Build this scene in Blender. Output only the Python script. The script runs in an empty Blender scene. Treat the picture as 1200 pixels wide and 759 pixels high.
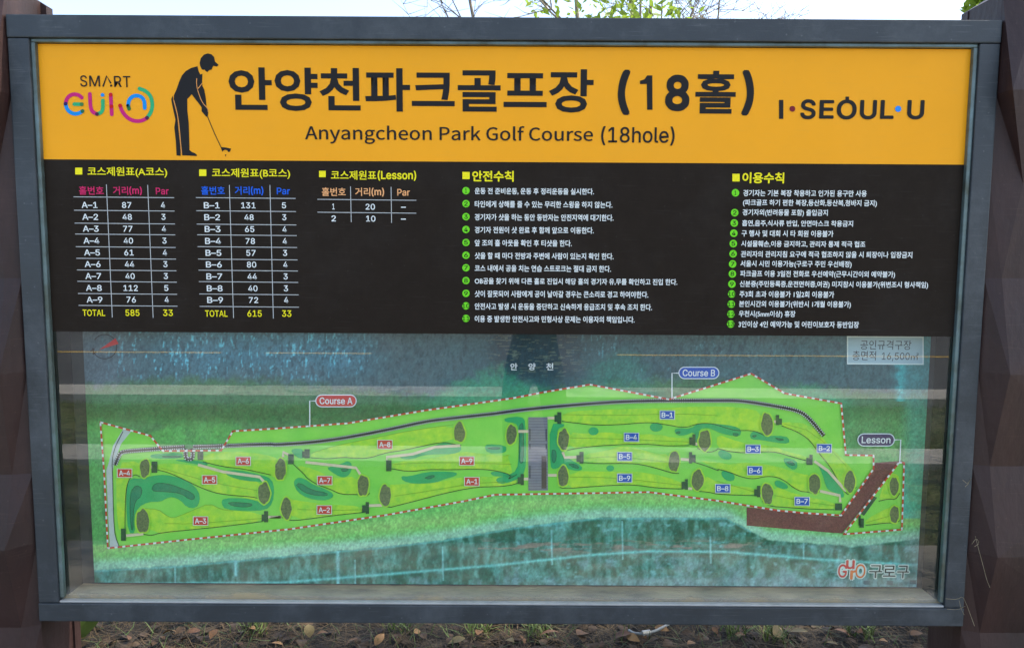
import bpy, bmesh, math, random
import numpy as np
from mathutils import Vector, Matrix
from mathutils.geometry import tessellate_polygon
random.seed(7); rng = np.random.default_rng(7)
R = math.radians
S = bpy.context.scene; COL = S.collection

# ------------------------------------------------------------------ camera
ZC = 1.39                                    # height of the board's centre
CAM = Vector((0.0247, -2.001, ZC + 0.2095)); PITCH = -0.0934; YAW = 0.0003; ROLL = 0.0058; FOC = 870.0
F = Vector((math.sin(YAW)*math.cos(PITCH), math.cos(YAW)*math.cos(PITCH), math.sin(PITCH)))
r0 = Vector((math.cos(YAW), -math.sin(YAW), 0)); u0 = r0.cross(F)
RT = r0*math.cos(ROLL) + u0*math.sin(ROLL); UP = -r0*math.sin(ROLL) + u0*math.cos(ROLL)
cd = bpy.data.cameras.new('camera'); cam = bpy.data.objects.new('camera', cd); COL.objects.link(cam)
m3 = Matrix((RT, UP, -F)).transposed(); cam.matrix_world = Matrix.Translation(CAM) @ m3.to_4x4()
cd.sensor_fit = 'HORIZONTAL'; cd.sensor_width = 36; cd.lens = FOC/1200*36; cd.clip_start = 0.05; cd.clip_end = 2000
S.camera = cam
# ------------------------------------------------------------------ sky, sun, exposure
SUN_EL, SUN_AZ = R(58), R(80)                # azimuth from +Y towards +X
w = bpy.data.worlds.new('World'); S.world = w; w.use_nodes = True
nt = w.node_tree; bg = nt.nodes['Background']; sk = nt.nodes.new('ShaderNodeTexSky'); sk.sky_type = 'NISHITA'
sk.sun_disc = False; sk.sun_elevation = SUN_EL; sk.sun_rotation = SUN_AZ; sk.air_density = .8; sk.dust_density = 2.4; sk.ozone_density = .3
nt.links.new(sk.outputs[0], bg.inputs[0]); bg.inputs[1].default_value = 0.13
sl = bpy.data.lights.new('sun', 'SUN'); sl.energy = 3.2; sl.angle = R(0.6); sl.color = (1, .93, .82)
so = bpy.data.objects.new('sun', sl); COL.objects.link(so)
sd = Vector((math.cos(SUN_EL)*math.sin(SUN_AZ), math.cos(SUN_EL)*math.cos(SUN_AZ), math.sin(SUN_EL)))
so.rotation_euler = sd.to_track_quat('Z', 'Y').to_euler(); so.location = (3, 6, 12)
S.view_settings.view_transform = 'Standard'; S.view_settings.look = 'None'; S.view_settings.gamma = 1
S.view_settings.exposure = 2.06

# ------------------------------------------------------------------ helpers
def ray(px, py): return (F*FOC + RT*(px-600) - UP*(py-379.5)).normalized()
def at(px, py, Y=0.0):
    d = ray(px, py); t = (Y-CAM.y)/d.y; return CAM + d*t
def tag(o, label=None, cat=None, group=None, kind=None):
    for k, v in (('label', label), ('category', cat), ('group', group), ('kind', kind)):
        if v: o[k] = v
    return o
def empty(name, loc=(0,0,0)):
    o = bpy.data.objects.new(name, None); COL.objects.link(o); o.location = loc; return o
bpy.context.view_layer.update()
def link(name, me, mat=None, parent=None, smooth=False):
    if mat and not me.materials: me.materials.append(mat)
    if smooth:
        for p in me.polygons: p.use_smooth = True
    o = bpy.data.objects.new(name, me); COL.objects.link(o)
    if parent:
        o.parent = parent; q = Vector(parent.location); g = parent.parent
        while g: q = q + Vector(g.location); g = g.parent
        o.location = -q if parent.type == 'EMPTY' or parent.location.length else (0,0,0)
    return o
def mesh(name, V, Fc, mat, parent=None, smooth=False):
    me = bpy.data.meshes.new(name); me.from_pydata([tuple(v) for v in V], [], Fc); me.update()
    return link(name, me, mat, parent, smooth)
def box_bm(bm, a, b, bevel=0.0):
    x0,y0,z0 = a; x1,y1,z1 = b
    g = bmesh.ops.create_cube(bm, size=1)
    for v in g['verts']: v.co = Vector(((x0+x1)/2+v.co.x*(x1-x0), (y0+y1)/2+v.co.y*(y1-y0), (z0+z1)/2+v.co.z*(z1-z0)))
    if bevel:
        es = list({e for v in g['verts'] for e in v.link_edges}); bmesh.ops.bevel(bm, geom=es, offset=bevel, segments=2, affect='EDGES', profile=.6)
def box(name, a, b, mat, parent=None, bevel=0.0):
    bm = bmesh.new(); box_bm(bm, a, b, bevel); me = bpy.data.meshes.new(name); bm.to_mesh(me); bm.free(); return link(name, me, mat, parent)
def tube(V, Fc, pts, rads, n=6):
    base = len(V); pts = [Vector(p) for p in pts]
    for i, p in enumerate(pts):
        t = (pts[min(i+1,len(pts)-1)] - pts[max(i-1,0)]).normalized(); a = t.orthogonal().normalized(); b = t.cross(a)
        if i: # keep frames aligned
            a = (pa - t*pa.dot(t)).normalized(); b = t.cross(a)
        pa = a
        for k in range(n):
            th = 2*math.pi*k/n; V.append(p + (a*math.cos(th)+b*math.sin(th))*rads[i])
    for i in range(len(pts)-1):
        for k in range(n):
            q = base+i*n; Fc.append((q+k, q+(k+1)%n, q+n+(k+1)%n, q+n+k))
    Fc.append(tuple(base+k for k in range(n))[::-1]); Fc.append(tuple(base+(len(pts)-1)*n+k for k in range(n)))

# ------------------------------------------------------------------ materials
def lin(c): return tuple(((x/255/12.92) if x/255 <= .04045 else ((x/255+.055)/1.055)**2.4) for x in c)
def M(name, col, rough=.6, noise=0.0, scale=20, metal=0, spec=.5, bump=0.0, col2=None, stretch=(1,1,1), detail=6, bscale=None):
    m = bpy.data.materials.new(name); m.use_nodes = True; n = m.node_tree.nodes; l = m.node_tree.links; b = n['Principled BSDF']
    b.inputs['Roughness'].default_value = rough; b.inputs['Metallic'].default_value = metal; b.inputs['Specular IOR Level'].default_value = spec
    tc = n.new('ShaderNodeTexCoord'); mp = n.new('ShaderNodeMapping'); mp.inputs['Scale'].default_value = stretch; l.new(tc.outputs['Object'], mp.inputs[0])
    nz = n.new('ShaderNodeTexNoise'); nz.inputs['Scale'].default_value = scale; nz.inputs['Detail'].default_value = detail; nz.inputs['Roughness'].default_value = .65; l.new(mp.outputs[0], nz.inputs[0])
    rp = n.new('ShaderNodeValToRGB'); l.new(nz.outputs[0], rp.inputs[0])
    c2 = col2 or tuple(c*(1-noise) for c in col); c1 = col if col2 else tuple(min(1, c*(1+noise)) for c in col)
    rp.color_ramp.elements[0].position = .32; rp.color_ramp.elements[1].position = .68
    rp.color_ramp.elements[0].color = (*c2, 1); rp.color_ramp.elements[1].color = (*c1, 1); l.new(rp.outputs[0], b.inputs['Base Color'])
    if bump:
        nb = n.new('ShaderNodeTexNoise'); nb.inputs['Scale'].default_value = bscale or scale*3; nb.inputs['Detail'].default_value = 8; l.new(mp.outputs[0], nb.inputs[0])
        bp = n.new('ShaderNodeBump'); bp.inputs['Strength'].default_value = bump; bp.inputs['Distance'].default_value = .01; l.new(nb.outputs[0], bp.inputs['Height']); l.new(bp.outputs[0], b.inputs['Normal'])
    return m
_ink = {}
def ink(rgb, noise=.03, scale=60, rough=.55):
    k = (tuple(rgb), noise, scale)
    if k not in _ink: _ink[k] = M('print_%d_%d_%d' % tuple(rgb), lin(rgb), rough, noise, scale, spec=.25)
    return _ink[k]

# ------------------------------------------------------------------ setting: ground, kerbs, road
m_soil = M('soil', (.075,.055,.033), .95, scale=9, col2=(.03,.022,.014), bump=.8, bscale=40)
m_grassbase = M('lawn', (.17,.19,.06), .95, scale=1.3, col2=(.10,.085,.045), bump=.9, bscale=60)
m_conc = M('concrete', (.46,.44,.40), .85, .12, 6, bump=.25, bscale=80)
m_asph = M('asphalt', (.075,.075,.08), .9, .2, 30, bump=.4, bscale=150)
m_yel = M('road_paint_yellow', (.62,.40,.06), .7, .15, 20)
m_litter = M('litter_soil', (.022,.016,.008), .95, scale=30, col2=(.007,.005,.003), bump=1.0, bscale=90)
# one sheet for the ground, finer near the board, with gentle swells far out
gx = sorted(set([-300,-150,-80,-40,-20,-12,-8] + [i*.4 for i in range(-15,16)] + [8,12,20,40,80,150,300]))
gy = sorted(set([-300,-150,-80,-40,-25,-16,-12] + [i*.4 for i in range(-27,16)] + [8,12,20,40,80,150,300]))
V = []; Fc = []
for y in gy:
    for x in gx: V.append((x, y, 0))
for j in range(len(gy)-1):
    for i in range(len(gx)-1): a = j*len(gx)+i; Fc.append((a, a+1, a+1+len(gx), a+len(gx)))
tag(mesh('ground', V, Fc, m_grassbase), kind='structure')
box('footpath', (-40,-1.93,-.2), (40,-.95,.012), M('footpath_concrete', (.34,.31,.26), .9, scale=3, col2=(.22,.20,.17), bump=.3, bscale=90)).__setitem__('kind','structure')
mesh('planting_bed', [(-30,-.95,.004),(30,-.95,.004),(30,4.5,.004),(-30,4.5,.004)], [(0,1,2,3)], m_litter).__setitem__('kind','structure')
box('kerb_strip', (-40,-3.86,-.2), (40,-3.42,.05), m_conc).__setitem__('kind','structure')
box('kerb', (-40,-6.30,-.2), (40,-5.72,.10), m_conc).__setitem__('kind','structure')
box('road', (-60,-24,-.2), (60,-6.30,.008), m_asph).__setitem__('kind','structure')
for i, (a, b) in enumerate(((-9.9,-4.6),(-3.9,-2.2),(1.7,7.5),(9,14))):
    tag(mesh('road_marking', [(a,-9.78,.013),(b,-9.78,.013),(b,-9.64,.013),(a,-9.64,.013)], [(0,1,2,3)], m_yel), kind='structure')

# ------------------------------------------------------------------ the board
BD = empty('notice_board', (0, .06, 0))
tag(BD, 'wide grey-framed park golf notice board with orange banner, black rules and green course map', 'notice board')
m_frame = M('frame_paint', (.027,.034,.040), .42, .22, 7, spec=.5, bump=.06, bscale=180, stretch=(1,1,1))
def weather(m, dust=(.16,.16,.15), amt=.35, sc=3.0):
    # wear on painted metal: pale dust blotches, long scratches and uneven gloss
    n = m.node_tree.nodes; l = m.node_tree.links; b = n['Principled BSDF']; src = b.inputs['Base Color'].links[0].from_socket
    tc = n.new('ShaderNodeTexCoord'); a = n.new('ShaderNodeTexNoise'); a.inputs['Scale'].default_value = sc; a.inputs['Detail'].default_value = 12; a.inputs['Roughness'].default_value = .75; l.new(tc.outputs['Object'], a.inputs[0])
    mp = n.new('ShaderNodeMapping'); mp.inputs['Scale'].default_value = (1.5, 1, 34); l.new(tc.outputs['Object'], mp.inputs[0]); c = n.new('ShaderNodeTexNoise'); c.inputs['Scale'].default_value = 7; c.inputs['Detail'].default_value = 5; l.new(mp.outputs[0], c.inputs[0])
    v = n.new('ShaderNodeTexVoronoi'); v.inputs['Scale'].default_value = 34; l.new(tc.outputs['Object'], v.inputs[0])
    r1 = n.new('ShaderNodeMapRange'); r1.inputs[1].default_value = .48; r1.inputs[2].default_value = .72; r1.inputs[4].default_value = amt; l.new(a.outputs[0], r1.inputs[0])
    r2 = n.new('ShaderNodeMapRange'); r2.inputs[1].default_value = .60; r2.inputs[2].default_value = .72; r2.inputs[4].default_value = amt*.8; l.new(c.outputs[0], r2.inputs[0])
    r3 = n.new('ShaderNodeMapRange'); r3.inputs[1].default_value = .10; r3.inputs[2].default_value = .05; r3.inputs[4].default_value = amt*.9; l.new(v.outputs['Distance'], r3.inputs[0])
    s1 = n.new('ShaderNodeMath'); s1.operation = 'ADD'; l.new(r1.outputs[0], s1.inputs[0]); l.new(r2.outputs[0], s1.inputs[1]); s2 = n.new('ShaderNodeMath'); s2.operation = 'ADD'; s2.use_clamp = True; l.new(s1.outputs[0], s2.inputs[0]); l.new(r3.outputs[0], s2.inputs[1])
    x = n.new('ShaderNodeMix'); x.data_type = 'RGBA'; l.new(s2.outputs[0], x.inputs[0]); l.new(src, x.inputs[6]); x.inputs[7].default_value = (*dust, 1); l.new(x.outputs[2], b.inputs['Base Color'])
    r4 = n.new('ShaderNodeMapRange'); r4.inputs[3].default_value = .32; r4.inputs[4].default_value = .75; l.new(a.outputs[0], r4.inputs[0]); l.new(r4.outputs[0], b.inputs['Roughness'])
weather(m_frame, (.10,.11,.115), .55, 3.5)
m_bead = M('bead_metal', (.13,.19,.20), .35, scale=11, col2=(.06,.07,.05), metal=.3)
m_ledge = M('ledge_metal', (.36,.36,.34), .4, .15, 20, metal=.15)
def avg(*p): return sum(p)/len(p)
OL = -1.30; OR = 1.30; OT = ZC+1.6496/2; OB = ZC-1.6496/2
def xz(px, py, Y=0): p = at(px, py, Y); return p.x, p.z
IL = avg(xz(34,50)[0], xz(67,690)[0]); IR = avg(xz(1146,60)[0], xz(1111,690)[0])
IT = avg(xz(40,44)[1], xz(600,47.5)[1], xz(1141,50)[1]); IB = avg(xz(70,707)[1], xz(600,709)[1], xz(1100,713)[1])
GY = .022                                     # glass plane
FD = .15                                      # frame depth
box('frame_rail', (OL,0,IT), (OR,FD,OT), m_frame, BD, .003)
box('frame_rail', (OL,0,OB), (OR,FD,IB), m_frame, BD, .003)
box('frame_stile', (OL+.001,.001,IB+.0015), (IL,FD,IT-.0015), m_frame, BD, .003)
box('frame_stile', (IR,.001,IB+.0015), (OR-.001,FD,IT-.0015), m_frame, BD, .003)
bw = .012
box('bead', (IL,.007,IB+.013), (IL+bw,GY-.001,IT-.010), m_bead, BD, .003)
box('bead', (IR-bw,.007,IB+.013), (IR,GY-.001,IT-.010), m_bead, BD, .003)
box('bead', (IL,.008,IT-.010), (IR,GY-.001,IT), m_bead, BD, .003)
box('bead', (IL,.004,IB), (IR,GY-.001,IB+.0065), m_ledge, BD, .003)
BY = .100                                     # back wall of the case
m_side = M('case_side', (.012,.016,.012), .9, .4, 5, spec=.05)
m_floor = M('case_floor', (.42,.33,.18), .8, scale=7, col2=(.17,.13,.075), stretch=(1,3,1), bump=.3)
m_back = M('case_back', (.03,.035,.03), .7, .3, 6)
box('case_back', (IL-.01,BY+.004,IB-.01), (IR+.01,BY+.03,IT+.01), m_back, BD)
box('case_side', (IL+.001,GY+.008,IB+.004), (IL+.010,BY+.003,IT-.002), m_side, BD)
box('case_side', (IR-.010,GY+.008,IB+.004), (IR-.001,BY+.003,IT-.002), m_side, BD)
box('case_floor', (IL+.0105,GY+.008,IB+.001), (IR-.0105,BY+.003,IB+.012), m_floor, BD)
# glass
mg = bpy.data.materials.new('glass'); mg.use_nodes = True; n = mg.node_tree.nodes; l = mg.node_tree.links; n.clear()
out = n.new('ShaderNodeOutputMaterial'); tr = n.new('ShaderNodeBsdfTransparent'); gl = n.new('ShaderNodeBsdfGlossy'); gl.inputs['Roughness'].default_value = .0
tr.inputs[0].default_value = (.96,.99,.975,1)
lw = n.new('ShaderNodeLayerWeight'); lw.inputs[0].default_value = .5; pw_ = n.new('ShaderNodeMath'); pw_.operation = 'POWER'; pw_.inputs[1].default_value = 5; l.new(lw.outputs['Facing'], pw_.inputs[0])
fr = n.new('ShaderNodeMath'); fr.operation = 'MULTIPLY_ADD'; fr.inputs[1].default_value = .9; fr.inputs[2].default_value = .09; l.new(pw_.outputs[0], fr.inputs[0])
mx = n.new('ShaderNodeMixShader'); l.new(fr.outputs[0], mx.inputs[0]); l.new(tr.outputs[0], mx.inputs[1]); l.new(gl.outputs[0], mx.inputs[2])
df = n.new('ShaderNodeBsdfDiffuse'); df.inputs[0].default_value = (.62,.62,.56,1)
dirt = n.new('ShaderNodeBsdfDiffuse'); dirt.inputs[0].default_value = (.40,.31,.17,1)
tc = n.new('ShaderNodeTexCoord'); nz = n.new('ShaderNodeTexNoise'); nz.inputs['Scale'].default_value = 14; nz.inputs['Detail'].default_value = 10; l.new(tc.outputs['Object'], nz.inputs[0])
mr = n.new('ShaderNodeMapRange'); mr.inputs[1].default_value = .45; mr.inputs[2].default_value = .8; mr.inputs[3].default_value = .012; mr.inputs[4].default_value = .05; l.new(nz.outputs[0], mr.inputs[0])
# dust gathers along the lower edge
sx = n.new('ShaderNodeSeparateXYZ'); l.new(tc.outputs['Object'], sx.inputs[0]); md = n.new('ShaderNodeMapRange'); l.new(sx.outputs[2], md.inputs[0])
md.inputs[1].default_value = IB+.012; md.inputs[2].default_value = IB+.045; md.inputs[3].default_value = .22; md.inputs[4].default_value = 0
ad = n.new('ShaderNodeMath'); ad.operation = 'ADD'; l.new(mr.outputs[0], ad.inputs[0]); l.new(md.outputs[0], ad.inputs[1])
mx2 = n.new('ShaderNodeMixShader'); l.new(ad.outputs[0], mx2.inputs[0]); l.new(mx.outputs[0], mx2.inputs[1]); l.new(df.outputs[0], mx2.inputs[2]); 
nd_ = n.new('ShaderNodeTexNoise'); nd_.inputs['Scale'].default_value = 5; nd_.inputs['Detail'].default_value = 9; nd_.inputs['Roughness'].default_value = .7; l.new(tc.outputs['Object'], nd_.inputs[0])
h1 = n.new('ShaderNodeMath'); h1.operation = 'MULTIPLY_ADD'; h1.inputs[1].default_value = -.085; h1.inputs[2].default_value = .028-IB; l.new(nd_.outputs[0], h1.inputs[0])   # drift height varies along the sill
h2 = n.new('ShaderNodeMath'); h2.operation = 'ADD'; l.new(sx.outputs[2], h2.inputs[0]); l.new(h1.outputs[0], h2.inputs[1])
h3 = n.new('ShaderNodeMapRange'); l.new(h2.outputs[0], h3.inputs[0]); h3.inputs[1].default_value = .004; h3.inputs[2].default_value = -.012; h3.inputs[3].default_value = 0; h3.inputs[4].default_value = .75
mx3 = n.new('ShaderNodeMixShader'); l.new(h3.outputs[0], mx3.inputs[0]); l.new(mx2.outputs[0], mx3.inputs[1]); l.new(dirt.outputs[0], mx3.inputs[2]); l.new(mx3.outputs[0], out.inputs[0])
mesh('glass_pane', [(IL+.001,GY,IB+.001),(IR-.001,GY,IB+.001),(IR-.001,GY,IT-.001),(IL+.001,GY,IT-.001)], [(0,1,2,3)], mg, BD)

# ------------------------------------------------------------------ print helpers
LAY = .0005
def pl(parent, k): return parent['py'] - k*LAY
def poly(name, pts, rgb, parent, k, smooth=0, closed=True, mat=None):
    P = [Vector((p[0], p[1], 0)) for p in pts]
    for _ in range(smooth):
        Q = []
        for i in range(len(P)):
            a, b = P[i], P[(i+1) % len(P)]; Q += [a*.75+b*.25, a*.25+b*.75]
        P = Q
    tris = tessellate_polygon([P]); Y = pl(parent, k)
    return mesh(name, [at(p.x, p.y, Y) for p in P], [tuple(t) for t in tris], mat or ink(rgb), parent)
def smoothline(pts, it=2):
    P = [Vector((p[0], p[1])) for p in pts]
    for _ in range(it):
        Q = [P[0]]
        for a, b in zip(P, P[1:]): Q += [a*.75+b*.25, a*.25+b*.75]
        P = Q + [P[-1]]
    return P
def ribbon_data(P, wd, V, Fc, Y, caps=False):
    P = [Vector((p[0], p[1])) for p in P]; b = len(V); N = len(P)
    for i, p in enumerate(P):
        t = (P[min(i+1,N-1)]-P[max(i-1,0)]).normalized(); nn = Vector((-t.y, t.x))*wd/2
        V.append(at(*(p+nn), Y)); V.append(at(*(p-nn), Y))
    for i in range(N-1): Fc.append((b+2*i, b+2*i+1, b+2*i+3, b+2*i+2))
    if caps:
        for p in (P[0], P[-1]):
            c = len(V)
            for k in range(14): V.append(at(p.x+math.cos(k*math.pi/7)*wd/2, p.y+math.sin(k*math.pi/7)*wd/2, Y-.00005))
            Fc.append(tuple(range(c, c+14)))
def stroke(name, pts, wd, rgb, parent, k, sm=2, caps=False, mat=None):
    V, Fc = [], []; ribbon_data(smoothline(pts, sm) if sm else pts, wd, V, Fc, pl(parent, k), caps)
    return mesh(name, V, Fc, mat or ink(rgb), parent)
def disc(name, cx, cy, r, rgb, parent, k, ry=None, mat=None, n=24):
    return poly(name, [(cx+math.cos(2*math.pi*i/n)*r, cy+math.sin(2*math.pi*i/n)*(ry or r)) for i in range(n)], rgb, parent, k, mat=mat)
def rect(name, x0, y0, x1, y1, rgb, parent, k, mat=None, slope=.0065):
    s = slope*(x1-x0)/2; return poly(name, [(x0,y0-s),(x1,y0+s),(x1,y1+s),(x0,y1-s)], rgb, parent, k, mat=mat)
# Blender's own bundled fonts: one sans for Latin text and digits, one CJK sans for Hangul
import os
def bundled(f):
    try: return bpy.data.fonts.load(os.path.join(bpy.utils.system_resource('DATAFILES'), 'fonts', f))
    except Exception: return None
F_LAT = bundled('Inter.woff2'); F_CJK = bundled('Noto Sans CJK Regular.woff2')
_queue = []
def text(body, xl, yt, xr, yb, rgb, parent, k=2, bold=0.0, name='lettering', rot=0): _queue.append((body, xl, yt, xr, yb, rgb, parent, k, bold, name, rot))
def set_texts():
    tmp = []
    for q in _queue:
        cu = bpy.data.curves.new('t', 'FONT'); cu.body = q[0]; cu.resolution_u = 3
        hang = any(ord(ch) > 0x2100 for ch in q[0]); f = F_CJK if 'Park' in q[0] else (None if hang else F_LAT)
        big = hang and q[4]-q[2] > 30
        if f and not big: cu.font = f
        if big: cu.offset = q[8]         # large Hangul: true outline offset
        o = bpy.data.objects.new('t', cu); COL.objects.link(o); tmp.append(o)
    dg = bpy.context.evaluated_depsgraph_get(); mes = [bpy.data.meshes.new_from_object(o.evaluated_get(dg)) for o in tmp]
    offs = [o.data.offset > 0 for o in tmp]; hgs = [any(ord(ch) > 0x2100 for ch in q[0]) for q in _queue]
    for o in tmp: cu = o.data; bpy.data.objects.remove(o); bpy.data.curves.remove(cu)
    for me, off, hg, (body, xl, yt, xr, yb, rgb, parent, k, bold, name, rot) in zip(mes, offs, hgs, _queue):
        if hg and not off: bold *= .8
        n0 = len(me.vertices); co = np.empty(n0*3); me.vertices.foreach_get('co', co); co = co.reshape(n0, 3)
        lv = np.empty(len(me.loops), np.int32); me.loops.foreach_get('vertex_index', lv); ls = np.empty(len(me.polygons), np.int32); me.polygons.foreach_get('loop_start', ls)
        copies = [(0,0)]
        if not off and bold > .003:                        # heavier stroke: a few shifted layers of the same glyphs
            nc = 8 if yb-yt > 12 else 5; copies += [(bold*math.cos(2*math.pi*i/nc+.3), bold*math.sin(2*math.pi*i/nc+.3)) for i in range(nc)]
        co = np.concatenate([co+np.array([dx, dy, 0]) for dx, dy in copies]); lay = np.repeat(np.arange(len(copies)), n0)*4e-5
        mn, mxx = co.min(0), co.max(0); Y = pl(parent, k)
        cx, cy = (xl+xr)/2, (yt+yb)/2; C = at(cx, cy, Y)
        wd = (at(xr, cy+.0065*(xr-cx), Y)-at(xl, cy-.0065*(cx-xl), Y)).x; ht = at(cx, yt, Y).z-at(cx, yb, Y).z
        t = (co-(mn+mxx)/2)/(mxx-mn+1e-9); u = t[:,0]*wd; v = t[:,1]*ht
        if rot: u, v = u*math.cos(rot)-v*math.sin(rot), u*math.sin(rot)+v*math.cos(rot)
        out = np.stack([C.x+u, Y-lay, C.z+v], -1)
        nc_ = len(copies); nl = len(lv); bpy.data.meshes.remove(me); me = bpy.data.meshes.new(name)
        me.vertices.add(n0*nc_); me.vertices.foreach_set('co', out.ravel()); me.loops.add(nl*nc_); me.polygons.add(len(ls)*nc_)
        me.loops.foreach_set('vertex_index', (lv[None,:]+(np.arange(nc_)*n0)[:,None]).ravel().astype(np.int32)); me.polygons.foreach_set('loop_start', (ls[None,:]+(np.arange(nc_)*nl)[:,None]).ravel().astype(np.int32))
        me.update(calc_edges=True); link(name, me, ink(rgb), parent)
def conv(ox, oy, s): return lambda pts: [(ox+x*s, oy+y*s) for x, y in pts]

# ------------------------------------------------------------------ banner and rules sheets (stuck on the glass)
PY = GY-.0015
BL = avg(xz(41.5,50,PY)[0], xz(48,183,PY)[0]); BR = avg(xz(1141,58,PY)[0], xz(1132,190,PY)[0])
KL = avg(xz(49,190,PY)[0], xz(62,386,PY)[0]); KR = avg(xz(1132,196,PY)[0], xz(1118,394,PY)[0])
bz = avg(xz(48,184.5,PY)[1], xz(600,190.5,PY)[1], xz(1132,194.7,PY)[1]); kz = avg(xz(62,387,PY)[1], xz(600,391.5,PY)[1], xz(1118,395.5,PY)[1])
m_or = M('banner_orange', (.90,.375,.012), .5, .02, 4, spec=.15, bump=.02, bscale=300)
m_bk = M('rules_black', (.021,.0155,.0115), .6, .08, 30, spec=.05, bump=.02, bscale=300)
def sheet(name, x0, z0, x1, z1, Y, mat, warp=0):
    nx, nz = 40, 12; V = []; Fc = []
    for j in range(nz+1):
        for i in range(nx+1):
            x = x0+(x1-x0)*i/nx; z = z0+(z1-z0)*j/nz; V.append((x, Y+warp*math.sin(x*7+z*3)*math.sin(z*9+x*2), z))
    for j in range(nz):
        for i in range(nx): a = j*(nx+1)+i; Fc.append((a, a+1, a+nx+2, a+nx+1))
    o = mesh(name, V, Fc, mat, BD, True); o['py'] = Y; return o
XL = avg(BL,KL)
weather(m_or, (.62,.36,.10), .10, 1.5); weather(m_bk, (.07,.065,.06), .16, 2)
BAN = sheet('banner_sheet', XL, bz, avg(BR,KR), IT-.011, PY, m_or)
RUL = sheet('rules_sheet', XL, kz, avg(BR,KR), bz, PY-.0002, m_bk)
BK = (22,19,18)
text('안양천파크골프장', 268, 80.3, 695.5, 131.2, BK, BAN, 2, .022)
for ch, a_ in (('(',(724,82,738.5,135)),('8',(779.6,87.8,808.2,130.6)),('홀',(815,83.2,862.3,133.4)),(')',(869.3,82.4,883.6,135.6))):
    text(ch, *a_, BK, BAN, 2, .022 if ch == '홀' else .03)
text('Anyangcheon Park Golf Course', 357.5, 147.5, 695, 169.5, BK, BAN, 2, .0035); text('(18hole)', 704.5, 148.2, 790.6, 170.6, BK, BAN, 2, .008)
poly('lettering', [(758.5,88.6),(764.5,88.6),(764.7,128.8),(758.4,128.8),(758,98.5),(750,98.8),(750,94.8),(755,93.4)], BK, BAN, 2)
for ch, a, b, c, d in (('S',938,116.5,956,140),('E',960.3,117.4,977.3,139.3),('O',980.6,116.8,1004,140.3),('U',1007.8,117.4,1027.5,140.2),('L',1031.7,117.4,1047.6,139.6),('U',1063.2,117.4,1083.2,140.2)):
    text(ch, a, b, c, d, BK, BAN, 2, .022)
rect('lettering', 913, 117.2, 918, 139.5, BK, BAN, 2)
rect('lettering', 990.8, 113.4, 995, 118, BK, BAN, 2)
disc('logo_dot', 928.6, 127.7, 3.4, (120,22,34), BAN, 2); disc('logo_dot', 1052.6, 127.8, 3.6, (40,135,225), BAN, 2)
c = conv(60, 80, .1083)
for ch, a in (('S',(313,78,388,202)),('M',(412,82,527,200)),('R',(680,85,760,205)),('T',(778,86,857,208))):
    (x0,y0),(x1,y1) = c([(a[0],a[1]),(a[2],a[3])]); text(ch, x0, y0, x1, y1, BK, BAN, 2, .004)
stroke('lettering', c([(560,200),(600,85),(645,165)]), 1.9, BK, BAN, 2, 0); disc('lettering', *c([(648,190)])[0], 1.3, BK, BAN, 2)
MG, BLU, GRN, RED, DK = (196,28,112), (0,138,214), (44,168,108), (196,8,18), (74,32,60)
w_ = 4.4
for pts, col in (([(330,320),(300,292),(250,280),(200,295),(165,335),(155,385)],MG),([(155,385),(168,440),(205,480),(255,497),(300,490),(338,465)],BLU),
    ([(250,390),(330,391)],GRN),([(418,280),(424,420),(445,475),(495,497)],MG),([(558,350),(560,430),(548,478),(495,497)],GRN),([(643,285),(655,500)],MG),
    ([(745,405),(765,465),(810,525),(870,565),(940,577),(1000,562),(1037,537)],MG),([(1037,537),(1080,480),(1098,400),(1080,310),(1030,250),(955,222)],GRN),
    ([(832,400),(840,345),(880,305),(925,295),(975,310),(1008,350),(1012,432)],BLU),([(832,408),(842,440)],(30,110,60))):
    stroke('logo_stroke', c(pts), w_, col, BAN, 2, 2, True)
for x, y, col in ((155,385,(36,24,96)),(338,465,(28,104,70)),(330,391,(60,120,60)),(495,497,DK),(555,290,BLU),(643,288,RED),(650,415,RED),(745,405,RED),(1037,537,DK)):
    disc('logo_dot', *c([(x,y)])[0], w_/2+.02, col, BAN, 3)
# golfer
c = conv(190, 55, .178)
poly('golfer_print', c([(232,128),(190,140),(155,160),(130,190),(112,230),(95,280),(78,318),(76,345),(88,400),(103,460),(112,520),(120,600),(130,680),(132,715),(160,715),(228,719),(229,711),(215,700),(195,692),(180,680),(178,600),(175,500),(166,420),(165,345),(195,312),(215,340),(245,378),(260,400),(260,425),(290,460),(300,462),(304,430),(300,405),(292,395),(288,340),(278,285),(265,256),(263,235),(265,178),(250,183),(240,160)]), BK, BAN, 2)
poly('golfer_print', c([(70,320),(60,345),(64,370),(74,420),(88,480),(80,530),(90,620),(95,715),(122,717),(121,690),(118,640),(105,520),(98,450),(82,390),(72,350)]), BK, BAN, 2)
poly('golfer_print', c([(250,125),(247,105),(255,75),(275,52),(300,44),(325,50),(342,68),(348,98),(372,120),(360,130),(338,126),(331,135),(326,150),(308,155),(298,167),(286,160),(280,150),(272,152),(262,150)]), BK, BAN, 2)
for pts, wd in (([(228,208),(226,240),(231,276),(250,335),(270,375),(290,395)],.8),([(231,280),(245,265),(264,240)],.9),([(76,350),(90,400),(103,460),(112,520),(122,640),(127,700)],.9),([(290,395),(302,412),(303,430)],.7)):
    stroke('golfer_highlight', c(pts), wd, (226,152,80), BAN, 3, 1)
stroke('golf_club_print', c([(299,460),(345,570),(391,668)]), .9, BK, BAN, 2, 0)
poly('golf_club_print', c([(386,660),(420,663),(454,670),(446,690),(436,693),(428,681),(414,677),(402,683),(398,691),(390,676)]), BK, BAN, 2)
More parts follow.
